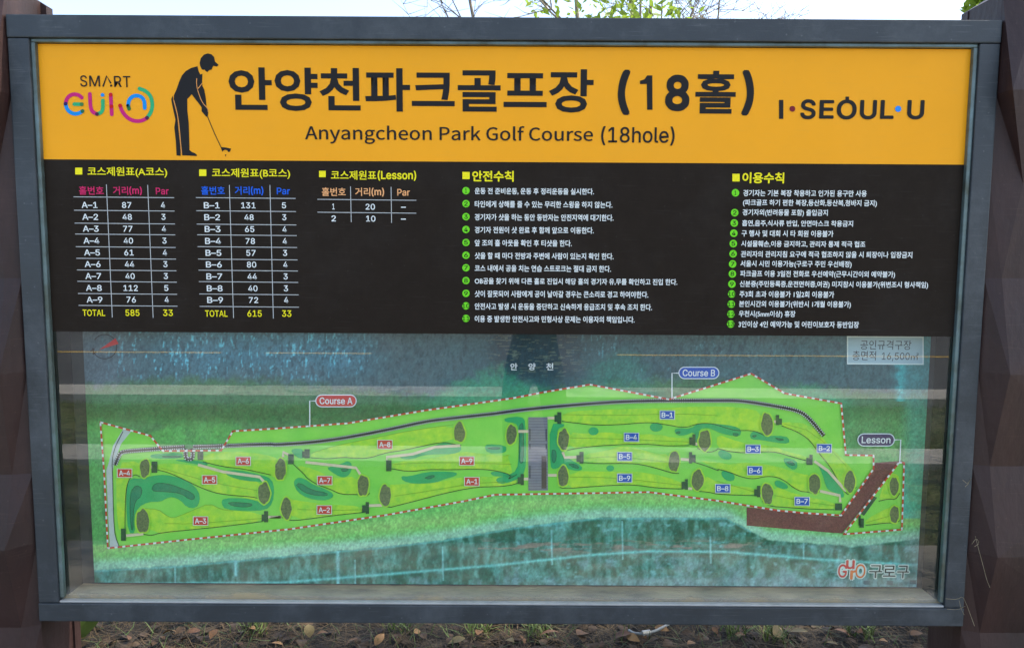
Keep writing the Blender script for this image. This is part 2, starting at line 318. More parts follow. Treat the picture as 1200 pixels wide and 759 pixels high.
poly('golf_club_print', c([(413,709),(423,709),(420,715),(419,726),(416,715)]), BK, BAN, 2)

YE, WH, GB = (240,226,20), (226,230,226), (112,214,30)
for x0,y0,x1,y1 in ((88.1,196.6,96.4,204.6),(233.4,198.6,241.8,206.4),(373.9,200.3,381.7,207.7),(541.9,201.6,550.4,210),(858.3,203.8,866.8,212.7)):
    rect('bullet_square', x0,y0,x1,y1, YE, RUL, 2)
text('코스제원표(A코스)', 102.6,195.8,195.9,208, YE, RUL, 2, .02); text('코스제원표(B코스)', 248.4,197.4,340,209.6, YE, RUL, 2, .02)
text('코스제원표', 387.8,200,441,210.8, YE, RUL, 2, .02); text('(Lesson)', 442.5,200,487.8,211.8, YE, RUL, 2, .02); text('안전수칙', 553.3,200.2,602,213, YE, RUL, 2, .035); text('이용수칙', 869.9,202,918.9,215, YE, RUL, 2, .035)
for xs, col, dy in ((((92.5,121.5),(132.5,166.4),(182.6,197.7)),(205,36,96),0),(((235.7,263.5),(275.1,308.7),(324.4,339.8)),(24,96,214),0),(((377.1,405.2),(416.2,450.2),(465.5,480.3)),(236,170,112),1.5)):
    text('홀번호', xs[0][0],218.3+dy,xs[0][1],228.2+dy, col, RUL, 2, .02); w1 = xs[1][1]-xs[1][0]; text('거리', xs[1][0],218.4+dy,xs[1][0]+w1*.52,228.3+dy, col, RUL, 2, .02); text('(m)', xs[1][0]+w1*.56,218.6+dy,xs[1][1],228.9+dy, col, RUL, 2, .02); text('Par', xs[2][0],220+dy,xs[2][1],228+dy, col, RUL, 2, .012)
def cell(s, cx, cy, rgb=WH, wch=None, h=24, b=.012):
    wid = (17 if wch is None else wch)*len(s) - 2
    if s == '–': x0,y0 = C_(cx-10,cy-2); x1,y1 = C_(cx+10,cy+2)
    else:
        if s == '1': wid = 9
        x0,y0 = C_(cx-wid/2, cy-h/2); x1,y1 = C_(cx+wid/2, cy+h/2)
    text(s, x0,y0,x1,y1, rgb, RUL, 2, b)
C_ = lambda x, y: (60+x*.2899, 180+y*.2899)
ya = [208,256,304,352,400,447,495,543,590]
for k, (pre, d, p) in enumerate((('A',(87,48,77,40,61,44,40,112,76),(4,3,4,3,4,3,3,5,4)),('B',(131,48,65,78,57,80,44,40,72),(5,3,4,4,3,4,3,3,4)))):
    for r in range(9):
        y = ya[r]+1.5*k
        if k == 0: xn, xd, xp = 155+2.5*r, 305+2.3*r, 452+1.9*r
        else: xn, xd, xp = 649+1.7*r, 797+2.6*r, 941+1.1*r
        x0,y0 = C_(xn-32, y-12.5); x1,y1 = C_(xn+32, y+12); text('%s–%d' % (pre, r+1), x0,y0,x1,y1, WH, RUL, 2, .012)
        cell(str(d[r]), xd, y, wch=20); cell(str(p[r]), xp, y, wch=19)
    y = 643+3*k; xs = ((127,218),(300,357),(452,492)) if k == 0 else ((622,713),(793,851),(933,971))
    for s, (a, b) in zip(('TOTAL', ('585','615')[k], '33'), xs):
        x0,y0 = C_(a, y-13); x1,y1 = C_(b, y+13); text(s, x0,y0,x1,y1, YE, RUL, 2, .012)
def tline(a, b): stroke('table_rule', [C_(*a), C_(*b)], .75, (190,192,190), RUL, 1, 0)
for k, (xl, xr, sl_, ys) in enumerate(((90,497,2.3,(175,229,281,325,376,423,470,516,565,613)),(585,988,1.7,(178,231,285,328,376,426,471,517,567,617)))):
    for i, y in enumerate(ys): tline((xl+sl_*i, y), (xr+1.5*i, y+3.5))
for a, b in (((223,125),(247,662)),((390,127),(412,663)),((720,127),(737,664)),((884,127),(898,666))): tline(a, b)
C_ = lambda x, y: (340+x*.2899, 180+y*.2899)
for s, x, y in (('1',175,214),('2',176,262),('20',324,215),('10',326,263),('–',458,217),('–',458,265)): cell(s, x, y, wch=20)
for a, b in (((110,185),(510,189)),((110,237),(510,241)),((244,133),(247,277)),((408,135),(410,280))): tline(a, b)
left = '''운동 전 준비운동, 운동 후 정리운동을 실시한다.
타인에게 상해를 줄 수 있는 무리한 스윙을 하지 않는다.
경기자가 샷을 하는 동안 동반자는 안전지역에 대기한다.
경기자 전원이 샷 완료 후 함께 앞으로 이동한다.
앞 조의 홀 아웃을 확인 후 티샷을 한다.
샷을 할 때 마다 전방과 주변에 사람이 있는지 확인 한다.
코스 내에서 공을 치는 연습 스트로크는 절대 금지 한다.
OB공을 찾기 위해 다른 홀로 진입시 해당 홀의 경기자 유,무를 확인하고 진입 한다.
샷이 잘못되어 사람에게 공이 날아갈 경우는 큰소리로 경고 하여야한다.
안전사고 발생 시 운동을 중단하고 신속하게 응급조치 및 후속 조치 한다.
이용 중 발생한 안전사고와 민형사상 문제는 이용자의 책임입니다.'''.split('\n')
def bullet(num, x, y, r):
    disc('bullet_disc', x, y, r, GB, RUL, 2); wq = 1.0 if num == 1 else (2.1 if num < 10 else 4.2)
    text(str(num), x-wq, y-2.5, x+wq, y+2.5, (8,26,4), RUL, 3, .006)
for i, (s, y, xr) in enumerate(zip(left, (121,176,231,285,340,394,447,501,555,608,661), (600,678,683,599,506,683,672,953,830,846,772))):
    bullet(i+1, 530+58*.2768, 190+y*.2768, 4.3)
    yc = 190+(y+1+(xr-95)*.004)*.2768; text(s, 530+95*.2768, yc-3.9, 530+xr*.2768, yc+3.9, WH, RUL, 2, .026)
right = [('경기자는 기본 복장 착용하고 인가된 용구만 사용',635,79,130),('경기자외(반려동물 포함) 출입금지',470,76,214),('흡연,음주,식사류 반입, 안면마스크 착용금지',577,74,258),('구 행사 및 대회 시 타 회원 이용불가',494,72,301),
 ('시설물훼손,이용 금지하고, 관리자 통제 적극 협조',629,70,345),('관리자의 관리지침 요구에 적극 협조하지 않을 시 퇴장이나 입장금지',828,69,388),('서울시 시민 이용가능(구로구 주민 우선배정)',571,67,431),('파크골프 이용 3일전 전화로 우선예약(근무시간이외 예약불가)',755,66,473),
 ('신분증(주민등록증,운전면허증,여권) 미지참시 이용불가(위변조시 형사책임)',895,64,516),('주3회 초과 이용불가 1일2회 이용불가',497,63,558),('본인시간외 이용불가(위반시 1개월 이용불가)',568,61,601),('우천시(5mm이상) 휴장',333,60,643),('3인이상 4인 예약가능 및 어린이보호자 동반입장',602,59,685)]
for i, (s, xr, x, y) in enumerate(right):
    bullet(i+1, 840+x*.2767, 190+y*.2767, 4.4)
    xl = x+33; yc = 190+(y+(xr-xl)*.004)*.2767; h = 4.3 if '(' in s else 3.8
    text(s, 840+xl*.2767, yc-h, 840+xr*.2767, yc+h, WH, RUL, 2, .026)
text('(파크골프 하기 편한 복장,등산화,등산복,청바지 금지)', 840+111*.2767, 190+159*.2767, 840+678*.2767, 190+190*.2767, WH, RUL, 2, .026)

# ------------------------------------------------------------------ map sheet: printed aerial view, drawn as vertex colours of the print
MY = BY-.002
mw = [xz(97,400,MY)[0], xz(111,680,MY)[0], xz(1086,400,MY)[0], xz(1079,680,MY)[0]]
ML = avg(mw[0], mw[1]); MR = avg(mw[2], mw[3]); MB = avg(xz(112,682,MY)[1], xz(600,684,MY)[1], xz(1078,688,MY)[1])
MT = xz(600,370,MY)[1]
NX, NZ = 1000, 320
X, Z = np.meshgrid(np.linspace(ML, MR, NX), np.linspace(MT, MB, NZ))
P = np.stack([X-CAM.x, np.full_like(X, MY-CAM.y), Z-CAM.z], -1)
dep = P@np.array(F); U = 600+FOC*(P@np.array(RT))/dep; W_ = 379.5-FOC*(P@np.array(UP))/dep
def vnoise(u, v, seed):
    r = np.random.default_rng(seed).random((257,257)); i = np.floor(u).astype(int); j = np.floor(v).astype(int); fu = u-i; fv = v-j
    fu = fu*fu*(3-2*fu); fv = fv*fv*(3-2*fv); i %= 256; j %= 256
    return (r[j,i]*(1-fu)+r[j,i+1]*fu)*(1-fv)+(r[j+1,i]*(1-fu)+r[j+1,i+1]*fu)*fv
def fbm(u, v, seed, o=4):
    s = 0; a = .5; t = 0
    for k in range(o): s = s+a*vnoise(u*2**k+17*k, v*2**k+31*k, seed+k); t += a; a *= .55
    return s/t
def sstep(a, b, x): t = np.clip((x-a)/(b-a), 0, 1); return t*t*(3-2*t)
def C3(*c): return np.array(c, float)
def mix(A, B, t): return A*(1-t[...,None]) + B*t[...,None]
img = np.ones(U.shape+(3,))*C3(64,92,96)
n1 = fbm(U/40, W_/25, 1); n2 = fbm(U/7, W_/7, 5); fine = fbm(U/1.6, W_/2.2, 9, 2); streak = fbm(U/2.2, W_/9, 13, 2); warp = (n1-.5)*40
# river: greyish left, blue speckle 130-420, dark teal to the right
img = mix(img, C3(66,122,140), sstep(120,240,U)*(1-sstep(400,470,U))*(1-sstep(418,458,W_+warp*.5))*.75)
img = mix(img, C3(96,108,118), (1-sstep(110,190,U))*.6)
img = mix(img, C3(42,80,84), sstep(460,640,U)*(1-sstep(640,900,U))*.8)
img = mix(img, C3(54,92,94), sstep(700,900,U)*.7)
sp = sstep(.60,.74,streak*.75+fine*.25)*sstep(100,170,U)*(1-sstep(430,455,W_+warp*.4))
img = mix(img, C3(104,196,214), sp*(.75*(1-sstep(380,470,U))+.35*sstep(560,600,U)*(1-sstep(700,1000,U))*(n1>.48)))
img = mix(img, C3(34,60,66), sstep(.56,.80,fbm(U/3,W_/6,21,2))*.45*sstep(100,200,U))
# photographer's dark reflection painted into the river colour near the middle, plus fine ripples
md_ = sstep(560,590,U)*(1-sstep(660,700,U))*(1-sstep(430,455,W_)); img = mix(img, C3(20,44,54), md_*.7)
img = mix(img, C3(130,130,100), md_*(fbm(U/9,W_/.7,33,2)>.66)*.5)
# banks: green rises
bank = sstep(-6,10, W_-(452-10*np.sin((U-100)/90)+(n2-.5)*16) - 0*U)
img = mix(img, C3(66,112,74), bank)
hump = lambda cx, wd, h, base: base-h*np.exp(-((U-cx)/wd)**2)
hb = sstep(-8,14, W_-(hump(575,58,40,470)+(n2-.5)*22+(n1-.5)*24)); img = mix(img, C3(50,150,104)*(1+.0*U[...,None]), hb*sstep(0,50,110-np.abs(U-575))*.7)
hb = sstep(-14,22, W_-(hump(725,42,62,470)+(n2-.5)*26+(n1-.5)*40)); img = mix(img, C3(44,128,104), hb*sstep(0,40,85-np.abs(U-725))*.5)
hb = sstep(-5,10, W_-(hump(942,50,26,474)+(n2-.5)*14+(n1-.5)*14)); img = mix(img, C3(58,158,112), hb*sstep(0,30,75-np.abs(U-940))*.6)
lawn = sstep(478,512,W_+warp*.35)*(1-sstep(560,565,W_)*0)
img = mix(img, C3(82,156,78), lawn*(.35+.65*sstep(.4,.6,n1)))
dk = sstep(470,480,W_)*(1-sstep(488,500,W_+warp*.3)); img = mix(img, C3(46,92,46), dk*.55)
rgt = sstep(985,1000,U); img = mix(img, C3(88,148,84)*1., rgt*sstep(470,500,W_)*.6)
cy_ = np.exp(-((U-1056+(n2-.5)*8)/(6+sstep(560,640,W_)*12))**2)*((W_<470)|(W_>545)); img = mix(img, C3(70,190,190), cy_*.65)
img = mix(img, C3(84,176,170), sstep(1050,1072,U)*.45)
lft = 1-sstep(118,124,U); img = mix(img, C3(92,170,88), lft*sstep(490,506,W_)*.8)
# below the course: turf, pale path band, teal woods, pale line
xs_ = np.array([100,126,211,340,452,543,600,700,760,840,911,985,1060,1100]); yb_ = np.array([642,642,633,619,603,587,580,577,576,586,598,604,612,612])
edge = np.interp(U, xs_, yb_); low = sstep(0,3,W_-edge+6)
img = mix(img, C3(104,184,92), low)
pw = np.interp(U, [100,212,340,450,520,600,700,850,900,1000,1100],[668,662,650,640,632,618,606,606,632,640,628])
img = mix(img, C3(142,190,104), low*np.exp(-((W_-pw+24+(n2-.5)*6)/9)**2)*.8)
img = mix(img, C3(150,188,176), low*sstep(-18,-4,W_-pw+(fine-.5)*4)*.75)
wood = sstep(-1,1.5,W_-pw-.3*(n2-.5)*10)
wc = mix(np.ones_like(img)*C3(30,88,66), C3(92,156,142), sstep(.3,.75,fbm(U/6,W_/14,41))*.8)
wc = mix(wc, C3(126,190,192), sstep(.55,.85,fbm(U/9,W_/5,47))*(.15+.5*sstep(560,620,U)))
img = mix(img, wc, wood)
img = mix(img, C3(120,116,100), wood*sstep(.50,.60,fbm(U/26,W_/4,53))*np.exp(-((W_-640)/9)**2)*(U<900)*(U>560))
img = mix(img, C3(110,196,190), wood*np.exp(-((W_-pw-1)/1.5)**2)*.6*(U<880))
ln = np.interp(U,[100,330,420,580,690,760,850,960,1080],[684,682,675,662,650,645.5,646,655,662]); img = mix(img, C3(108,194,184), wood*np.exp(-((W_-ln)/1.7)**2)*.9)
for a, b, c0, c1 in ((396,2.4,645,684),(416,.8,655,684),(519,.9,640,680),(647,1.1,620,662),(730,.9,610,655),(833,1.2,628,660),(942,1,625,655),(205,1,655,684),(276,1.6,650,675)):
    img = mix(img, C3(140,206,204), wood*np.exp(-((U-a-(W_-660)*.02)/b)**2)*(W_>c0)*(W_<c1)*.75)
trees_ = wood*sstep(3,8,W_-ln); img = mix(img, C3(110,150,150), trees_*sstep(.5,.75,fbm(U/11,W_/16,61))*.6)
img = mix(img, C3(150,172,176), wood*sstep(672,680,W_)*sstep(560,760,U)*.45)
img = mix(img, C3(160,190,186), (W_>628)*sstep(1052,1078,U)*.5)
for a in (1016,1043,1070): img = mix(img, C3(60,84,84), ((np.abs(U-a)<3.6)&(np.abs(W_-682)<2.4))*.8)
img = img*(1+(fine-.5)[...,None]*.34+(n2-.5)[...,None]*.22)*(1+.10*(rng.random(U.shape)-.5))[...,None]
MAPGAIN = 1.25
img = np.clip(img, 0, 255)/255; L = np.where(img <= .04045, img/12.92, ((img+.055)/1.055)**2.4)*MAPGAIN
me = bpy.data.meshes.new('map_sheet'); nv = NX*NZ
co = np.stack([X, np.full_like(X, MY), Z], -1).reshape(-1, 3); a = (np.arange(NZ-1)[:,None]*NX+np.arange(NX-1)[None,:]).ravel()
fc = np.stack([a+NX, a+NX+1, a+1, a], -1)
me.vertices.add(nv); me.vertices.foreach_set('co', co.ravel()); me.loops.add(fc.size); me.loops.foreach_set('vertex_index', fc.ravel().astype(np.int32))
me.polygons.add(len(fc)); me.polygons.foreach_set('loop_start', np.arange(0, fc.size, 4, dtype=np.int32)); me.update(calc_edges=True)
ca = me.color_attributes.new('print', 'FLOAT_COLOR', 'POINT'); ca.data.foreach_set('color', np.concatenate([L.reshape(-1,3), np.ones((nv,1))], 1).ravel())
m_map = bpy.data.materials.new('aerial_print'); m_map.use_nodes = True; b = m_map.node_tree.nodes['Principled BSDF']; at_ = m_map.node_tree.nodes.new('ShaderNodeVertexColor'); at_.layer_name = 'print'
m_map.node_tree.links.new(at_.outputs[0], b.inputs['Base Color']); b.inputs['Roughness'].default_value = .6; b.inputs['Specular IOR Level'].default_value = .2
MAP = link('map_sheet', me, m_map, BD); MAP['py'] = MY

sc_ = 280/1181
c1, c2, c3, c4 = (conv(x, 380, sc_) for x in (60,320,580,840)); c5, c6, c7, c8 = (conv(x, 530, sc_) for x in (60,320,580,840))
m_turf = M('print_turf', lin((150,228,84)), .6, .10, 9, spec=.2, col2=lin((126,218,76)))
m_fair = M('print_fairway', lin((196,234,60)), .6, spec=.2, scale=45, col2=lin((140,216,62)))
m_green = M('print_green', lin((124,136,84)), .6, spec=.2, scale=160, col2=lin((74,92,58)))
m_tee = M('print_tee', lin((44,86,52)), .6, .2, 90, spec=.2)
m_haz = M('print_hazard', lin((52,176,100)), .6, .10, 30, spec=.2)
m_core = M('print_hazard_core', lin((44,138,92)), .6, .12, 90, spec=.2)
m_brown = M('print_brown', lin((138,82,72)), .6, spec=.2, scale=220, col2=lin((94,56,52)))
m_path = M('print_path', lin((224,208,168)), .6, .06, 60, spec=.2)
m_grey = M('print_grey', lin((196,206,196)), .6, .05, 60, spec=.2)
m_cont = ink((26,46,22))
outline = c1([(243,483),(398,525),(490,550),(552,625),(840,622),(898,527)])+c2([(0,515),(370,488),(750,425)])+[(600,466.5)]+c3([(240,335),(470,297),(860,370)])+[(860,444)]+c4([(170,243),(335,340),(615,390),(638,645),(775,647)])+[(1023.7,549),(985.8,603.5),(939.6,600.4),(911,597.6),(840,586.2),(760,576.2),(698.5,577.4),(580,579.3),(543,587),(452.8,603),(340,619.5),(211.7,632.7),(126.4,641.9),(122,553.7)]
poly('course_ground', outline, None, MAP, 1, mat=m_turf)
lesson = c8([(900,50),(926,50),(915,380),(628,403)]); poly('course_ground', lesson, None, MAP, 1, mat=m_turf)
poly('printed_road', [(875,594),(911,597.6),(982.3,605),(1024.5,549),(1025,541.9),(1059,539.5),(1053,542),(987,624.4),(972.8,623.7),(875,615.4)], None, MAP, 1.5, mat=m_brown)
poly('printed_path', c1([(355,518),(395,528),(345,590),(312,680)])+c5([(303,100),(306,250),(312,400),(335,462),(290,470),(280,300),(272,90)])+c1([(285,680),(305,600)]), None, MAP, 2, mat=m_grey)
FW = [c2([(190,635),(300,600),(500,560),(700,520),(890,495),(905,560),(840,580),(740,600),(640,622),(560,632),(470,660),(345,655),(185,658)]),
 c2([(590,680),(800,660),(930,625),(1040,640),(1181,650)])+c3([(60,640),(80,700)])+c2([(1181,745),(1120,725),(1020,712),(880,718),(760,715),(680,728),(590,712)]),
 c6([(560,160),(640,155),(800,150),(930,120),(1060,118),(1181,125)])+c7([(100,125),(110,150)])+c6([(1181,160),(1120,168),(1000,170),(850,200),(600,265),(575,265)]),
 c6([(65,225),(110,235),(250,255),(445,265),(450,295),(300,310),(90,335)]), c5([(450,275),(530,280),(560,305),(600,325),(640,310),(700,285),(780,250),(840,280),(1045,300),(1045,340),(850,365),(700,380),(490,408)]),
 c5([(525,50),(700,60),(850,100),(1050,145),(1060,245),(900,212),(810,200),(720,165),(650,130),(580,98),(525,85)]), c1([(755,640),(900,625),(1050,640),(1130,665)])+c5([(1130,130),(1040,100),(850,68),(750,45)]),
 c5([(320,50),(440,40),(440,110),(410,105),(375,140),(365,250),(365,375),(325,380)]), c6([(110,60),(200,80),(300,130),(420,115),(430,205),(340,205),(280,178),(210,155),(160,110)]),
 c3([(335,435),(500,420),(800,415),(1000,405)])+c4([(0,405),(120,410),(220,430),(250,545),(180,522),(100,525),(0,498)])+c3([(1060,487),(1000,490),(940,512),(850,495),(760,482),(620,495),(500,498),(400,487),(330,478)]),
 c3([(370,530),(430,540),(560,530),(640,545),(800,540),(880,560),(960,560),(960,597),(840,598),(780,590),(640,590),(500,598),(370,618)]),
 c3([(440,640),(560,622),(620,600),(680,605),(800,640),(860,640),(870,725),(800,708),(720,690),(640,685),(440,682)]),
 c7([(360,90),(600,95),(740,95),(920,140),(930,180),(800,173),(700,160),(600,160),(450,170),(360,176)]),
 c4([(0,540),(80,570),(150,590),(280,600),(350,630),(445,650),(440,672),(360,648),(280,625),(150,633),(60,626),(0,608)]),
 c3([(1000,665),(1181,695)])+c4([(60,690),(160,680),(300,700),(420,740)])+c8([(460,110),(460,195),(400,190),(320,125),(250,115),(180,132),(120,118),(60,92),(0,78)])+c3([(1080,705)]),
 c7([(1030,110),(1110,150),(1181,165)])+c8([(100,165),(190,175),(190,212),(0,205)])+c7([(1060,195),(1010,188)]), c8([(275,160),(400,210),(590,245),(585,282),(450,278),(340,270),(262,262)]),
 c4([(320,480),(460,490),(520,560),(600,640),(690,740)])+c8([(620,180),(560,70)])+c4([(500,640),(460,570),(400,530),(320,500)]), c8([(850,110),(875,100),(905,120),(905,225),(850,230),(798,240),(820,170)]), c8([(735,330),(860,265),(895,275),(900,345),(850,345),(735,358)])]
for f in FW: poly('fairway', f, None, MAP, 2, 1, mat=m_fair)
HZ = [(c5,[(375,150),(400,125),(440,130),(530,108),(600,115),(680,140),(730,190),(735,240),(715,275),(670,270),(640,235),(600,218),(570,225),(540,243),(480,243),(430,270),(408,320),(415,400),(380,395),(370,250)],[[(395,190),(420,160),(450,175),(445,215),(415,240),(405,300),(405,385),(395,380),(388,260)],[(497,180),(510,152),(560,150),(630,170),(700,200),(712,225),(690,235),(640,200),(570,193),(510,192)]]),
 (c5,[(850,90),(920,85),(1040,110),(1090,130),(1103,180),(1095,250),(1060,285),(960,288),(860,280),(840,250),(850,225),(950,225),(1010,235),(1060,262),(1085,235),(1085,170),(1060,145),(960,140),(880,120)],[[(875,248),(900,245),(990,250),(995,262),(960,270),(890,262)]]),
 (c1,[(487,650),(500,640),(640,632),(655,650),(640,662),(500,662)],[[(550,650),(640,648),(640,657),(550,656)]]), (c1,[(600,668),(680,668),(760,678),(780,695),(740,695),(660,680)],[]),
 (c2,[(262,708),(300,700),(345,685),(370,673),(392,690),(385,730),(365,752),(340,755),(310,742)],[[(335,715),(365,708),(375,720),(345,728)]]),
 (c6,[(100,150),(115,125),(150,125),(200,160),(260,180),(300,205),(290,228),(240,238),(170,225),(120,195)],[[(115,160),(130,148),(190,185),(270,200),(268,213),(210,212),(150,195)]]),
 (c2,[(88,620),(110,612),(150,615),(150,660),(130,662),(100,640)],[]), (c2,[(620,650),(680,640),(740,628),(840,580),(880,590),(930,600),(930,625),(890,640),(820,640),(740,645),(690,665),(640,665)],[]),
 (c2,[(1045,605),(1060,590),(1150,597),(1155,625),(1130,637),(1060,635)],[[(1060,612),(1100,605),(1130,612),(1100,618)]]),
 (c3,[(45,462),(130,453),(153,480),(155,690),(140,745),(90,775),(20,790),(0,760),(60,748),(110,720),(118,640),(118,510),(100,485),(50,482)],[[(122,500),(138,480),(142,560),(140,680),(125,690),(118,640)]]),
 (c6,[(632,115),(670,118),(760,95),(830,93),(910,97),(905,115),(850,130),(800,150),(700,155),(640,140)],[[(750,125),(780,112),(805,115),(770,132)]]), (c6,[(1072,97),(1110,92),(1160,105),(1190,115),(1190,125),(1140,118),(1085,115)],[]),
 (c3,[(270,490),(345,490),(340,505),(310,515),(305,560),(330,640),(380,670),(430,700),(430,722),(380,720),(330,700),(290,717),(272,700)],[[(283,620),(300,620),(305,660),(290,690),(280,660)],[(365,690),(400,690),(420,712),(390,708)]]),
 (c3,[(885,525),(900,512),(970,515),(1000,490),(1060,487),(1181,500),(1220,520),(1210,556),(1150,545),(1110,535),(1080,520),(1050,510),(1010,515),(1005,560),(998,615),(990,560),(985,530),(940,548),(900,548)],[[(893,535),(915,525),(915,540)],[(1176,538),(1204,538),(1200,552),(1180,550)]]),
 (c4,[(163,545),(180,527),(210,530),(240,550),(340,550),(360,570),(355,588),(300,585),(220,570),(170,568)],[[(290,560),(340,568),(310,576)],[(175,550),(200,545),(185,560)]]),
 (c4,[(5,630),(25,617),(75,640),(70,668),(30,665),(10,650)],[]), (c4,[(327,665),(345,658),(395,672),(400,705),(380,720),(345,700)],[[(345,680),(370,675),(390,695),(365,695)]]),
 (c8,[(20,95),(40,88),(85,105),(90,135),(60,143),(30,125)],[]), (c8,[(284,145),(300,135),(345,155),(355,178),(320,180),(290,165)],[]), (c8,[(495,50),(530,80),(570,110),(600,160),(630,200),(625,228),(590,200),(560,190),(540,170),(520,100)],[])]
for cf, o_, cores in HZ:
    poly('bunker_print', cf(o_), None, MAP, 3, 1, mat=m_haz)
    for q in cores:
        poly('bunker_print', cf(q), None, MAP, 4, 1, mat=m_core); Q = cf(q); stroke('contour_line', Q+[Q[0]], .45, None, MAP, 4.5, 1, mat=m_cont)
for cf, x, y, rx, ry in ((c3,487,527,25,20),(c3,797,507,31,22),(c3,570,710,19,15)):
    p_ = cf([(x,y)])[0]; disc('bunker_print', p_[0], p_[1], rx*sc_, None, MAP, 3, ry*sc_, m_haz)
CL = [c2([(185,658),(270,665),(345,655),(400,660),(470,662),(560,632),(640,622),(740,600),(840,580),(890,590),(930,598)]),c2([(580,712),(680,728),(760,715),(880,718),(1020,712),(1120,725),(1181,745)])+c3([(60,768),(110,740)]),
 c6([(545,255),(572,272),(600,265),(700,240),(850,200),(1000,170),(1120,168),(1181,160)])+c7([(115,150)]),c6([(45,320),(90,338),(200,325),(300,310),(450,295)]),c5([(430,395),(490,412),(540,395),(700,380),(850,365),(1045,340)]),
 c5([(525,85),(580,98),(650,130),(720,165),(810,200),(900,212),(1020,220),(1060,250)]),c5([(750,45),(850,70),(950,80),(1040,100),(1085,110)]),c5([(440,120),(410,105),(375,145),(365,250),(365,400)]),
 c2([(100,690),(160,745)])+c6([(160,120),(210,155),(280,180),(340,208),(420,205),(460,218),(478,200)]),c3([(330,478),(400,487),(500,498),(620,495),(760,482),(850,495),(940,512),(1000,490),(1060,487),(1110,500)])+c4([(60,515),(100,525),(180,522),(240,550)]),
 c3([(345,625),(400,612),(500,600),(640,592),(780,592),(840,600),(960,598)]),c3([(440,682),(520,688),(640,685),(720,690),(800,710),(880,735),(910,735)]),c7([(320,172),(350,178),(450,170),(600,160),(700,160),(800,175),(930,180)]),
 c3([(1000,610),(1050,635),(1100,620)])+c4([(0,610),(60,628),(150,635),(280,625),(360,650),(440,672)]),c3([(985,680),(1050,700),(1110,725)])+c8([(0,80),(60,95),(120,120),(180,132),(250,115),(320,125),(400,190),(460,195),(490,210),(510,190)]),
 c7([(990,190),(1060,195)])+c8([(0,205),(100,210),(190,212)]),c8([(225,240),(260,265),(340,270),(450,278),(580,282)]),c4([(320,500),(400,530),(460,570),(500,630),(560,700)])+c8([(600,140),(640,205),(655,205),(690,170)]),
 c8([(800,240),(850,228),(885,232),(905,200)]),c8([(735,360),(850,345),(880,352),(905,335)]),c1([(355,528),(312,610),(300,680)])+c5([(303,100),(306,250),(312,400),(335,462)])]
for q in CL: stroke('contour_line', q, .75, None, MAP, 5, 2, mat=m_cont)
m_cont2 = ink((120,170,40))
for q in (c2([(190,635),(300,600),(500,560),(700,520),(890,495)]),c3([(335,445),(600,450),(900,440),(1100,450)]),c3([(440,660),(600,650),(860,680)]),c3([(370,560),(600,565),(960,580)]),c7([(370,120),(600,125),(920,160)]),c5([(450,275),(530,280),(560,305),(600,325),(640,310),(700,285),(780,250),(840,280),(900,290)]),c5([(560,350),(700,352),(1040,325)]),c6([(120,280),(300,285),(440,282)]),c6([(600,215),(800,185),(1000,150),(1150,145)]),c2([(600,690),(800,680),(1181,690)]),c8([(280,210),(450,245),(580,262)]),c8([(0,140),(190,195)]),c8([(740,345),(900,300)]),c4([(330,490),(480,530),(640,700)]),c5([(540,75),(800,150),(1040,190)])):
    stroke('contour_line', q, .45, None, MAP, 5, 1, mat=m_cont2)
for q in (c5([(725,60),(850,95),(1030,120),(1050,142)]),c2([(50,655),(50,630),(80,645)]),c2([(160,680),(410,708),(440,755)]),c2([(565,690),(562,655),(690,640),(800,605),(925,598)]),c5([(370,410),(455,402)]),c5([(1070,318),(1135,318)]),c6([(470,262),(540,260)]),c6([(-20,318),(40,318)]),
 c3([(115,528),(165,528)]),c3([(258,462),(305,462)]),c7([(262,112),(310,112)]),c7([(140,130),(165,130)]),c3([(335,630),(345,657),(410,655)]),c3([(915,665),(960,668)]),c3([(990,590),(1005,590)]),c7([(955,178),(975,178)]),c8([(482,42),(550,90),(630,180),(640,190)]),c8([(510,190),(608,212),(610,245)]),c8([(210,212),(228,215)]),c4([(272,480),(292,480)]),c5([(485,72),(500,72)])):
    stroke('printed_path', q, 3.2, None, MAP, 6, 0, mat=m_path)
GR = [(c5,463,77,50,90),(c5,1133,82,55,105),(c5,1053,200,60,105),(c5,452,338,70,115),(c6,445,162,55,105),(c6,556,212,55,105),(c6,65,277,55,105),(c2,920,532,55,100),(c3,80,545,52,100),(c3,340,570,55,105),(c3,1038,573,60,105),(c3,885,678,58,100),(c7,337,118,55,105),(c7,1002,135,60,105),(c4,248,492,55,112),(c8,484,153,60,100),(c8,657,145,60,105),(c8,250,202,58,105),(c8,878,167,45,88),(c8,878,305,45,88)]
for cf, x, y, ww, hh in GR:
    p_ = cf([(x,y)])[0]; rr = random.Random(int(x*y)); pts = []; fr_ = []
    for i in range(16):
        t = 2*math.pi*i/16; k = 1+.10*math.sin(2*t+rr.random()*6)+rr.uniform(-.03,.03)
        pts.append((p_[0]+math.cos(t)*ww*sc_/2*k, p_[1]+math.sin(t)*hh*sc_/2*k)); fr_.append((p_[0]+math.cos(t)*(ww*sc_/2*k+1.6), p_[1]+math.sin(t)*(hh*sc_/2*k+1.6)))
    poly('putting_green', fr_, None, MAP, 6.6, 1, mat=m_fair); poly('putting_green', pts, None, MAP, 7.2, 1, mat=m_green)
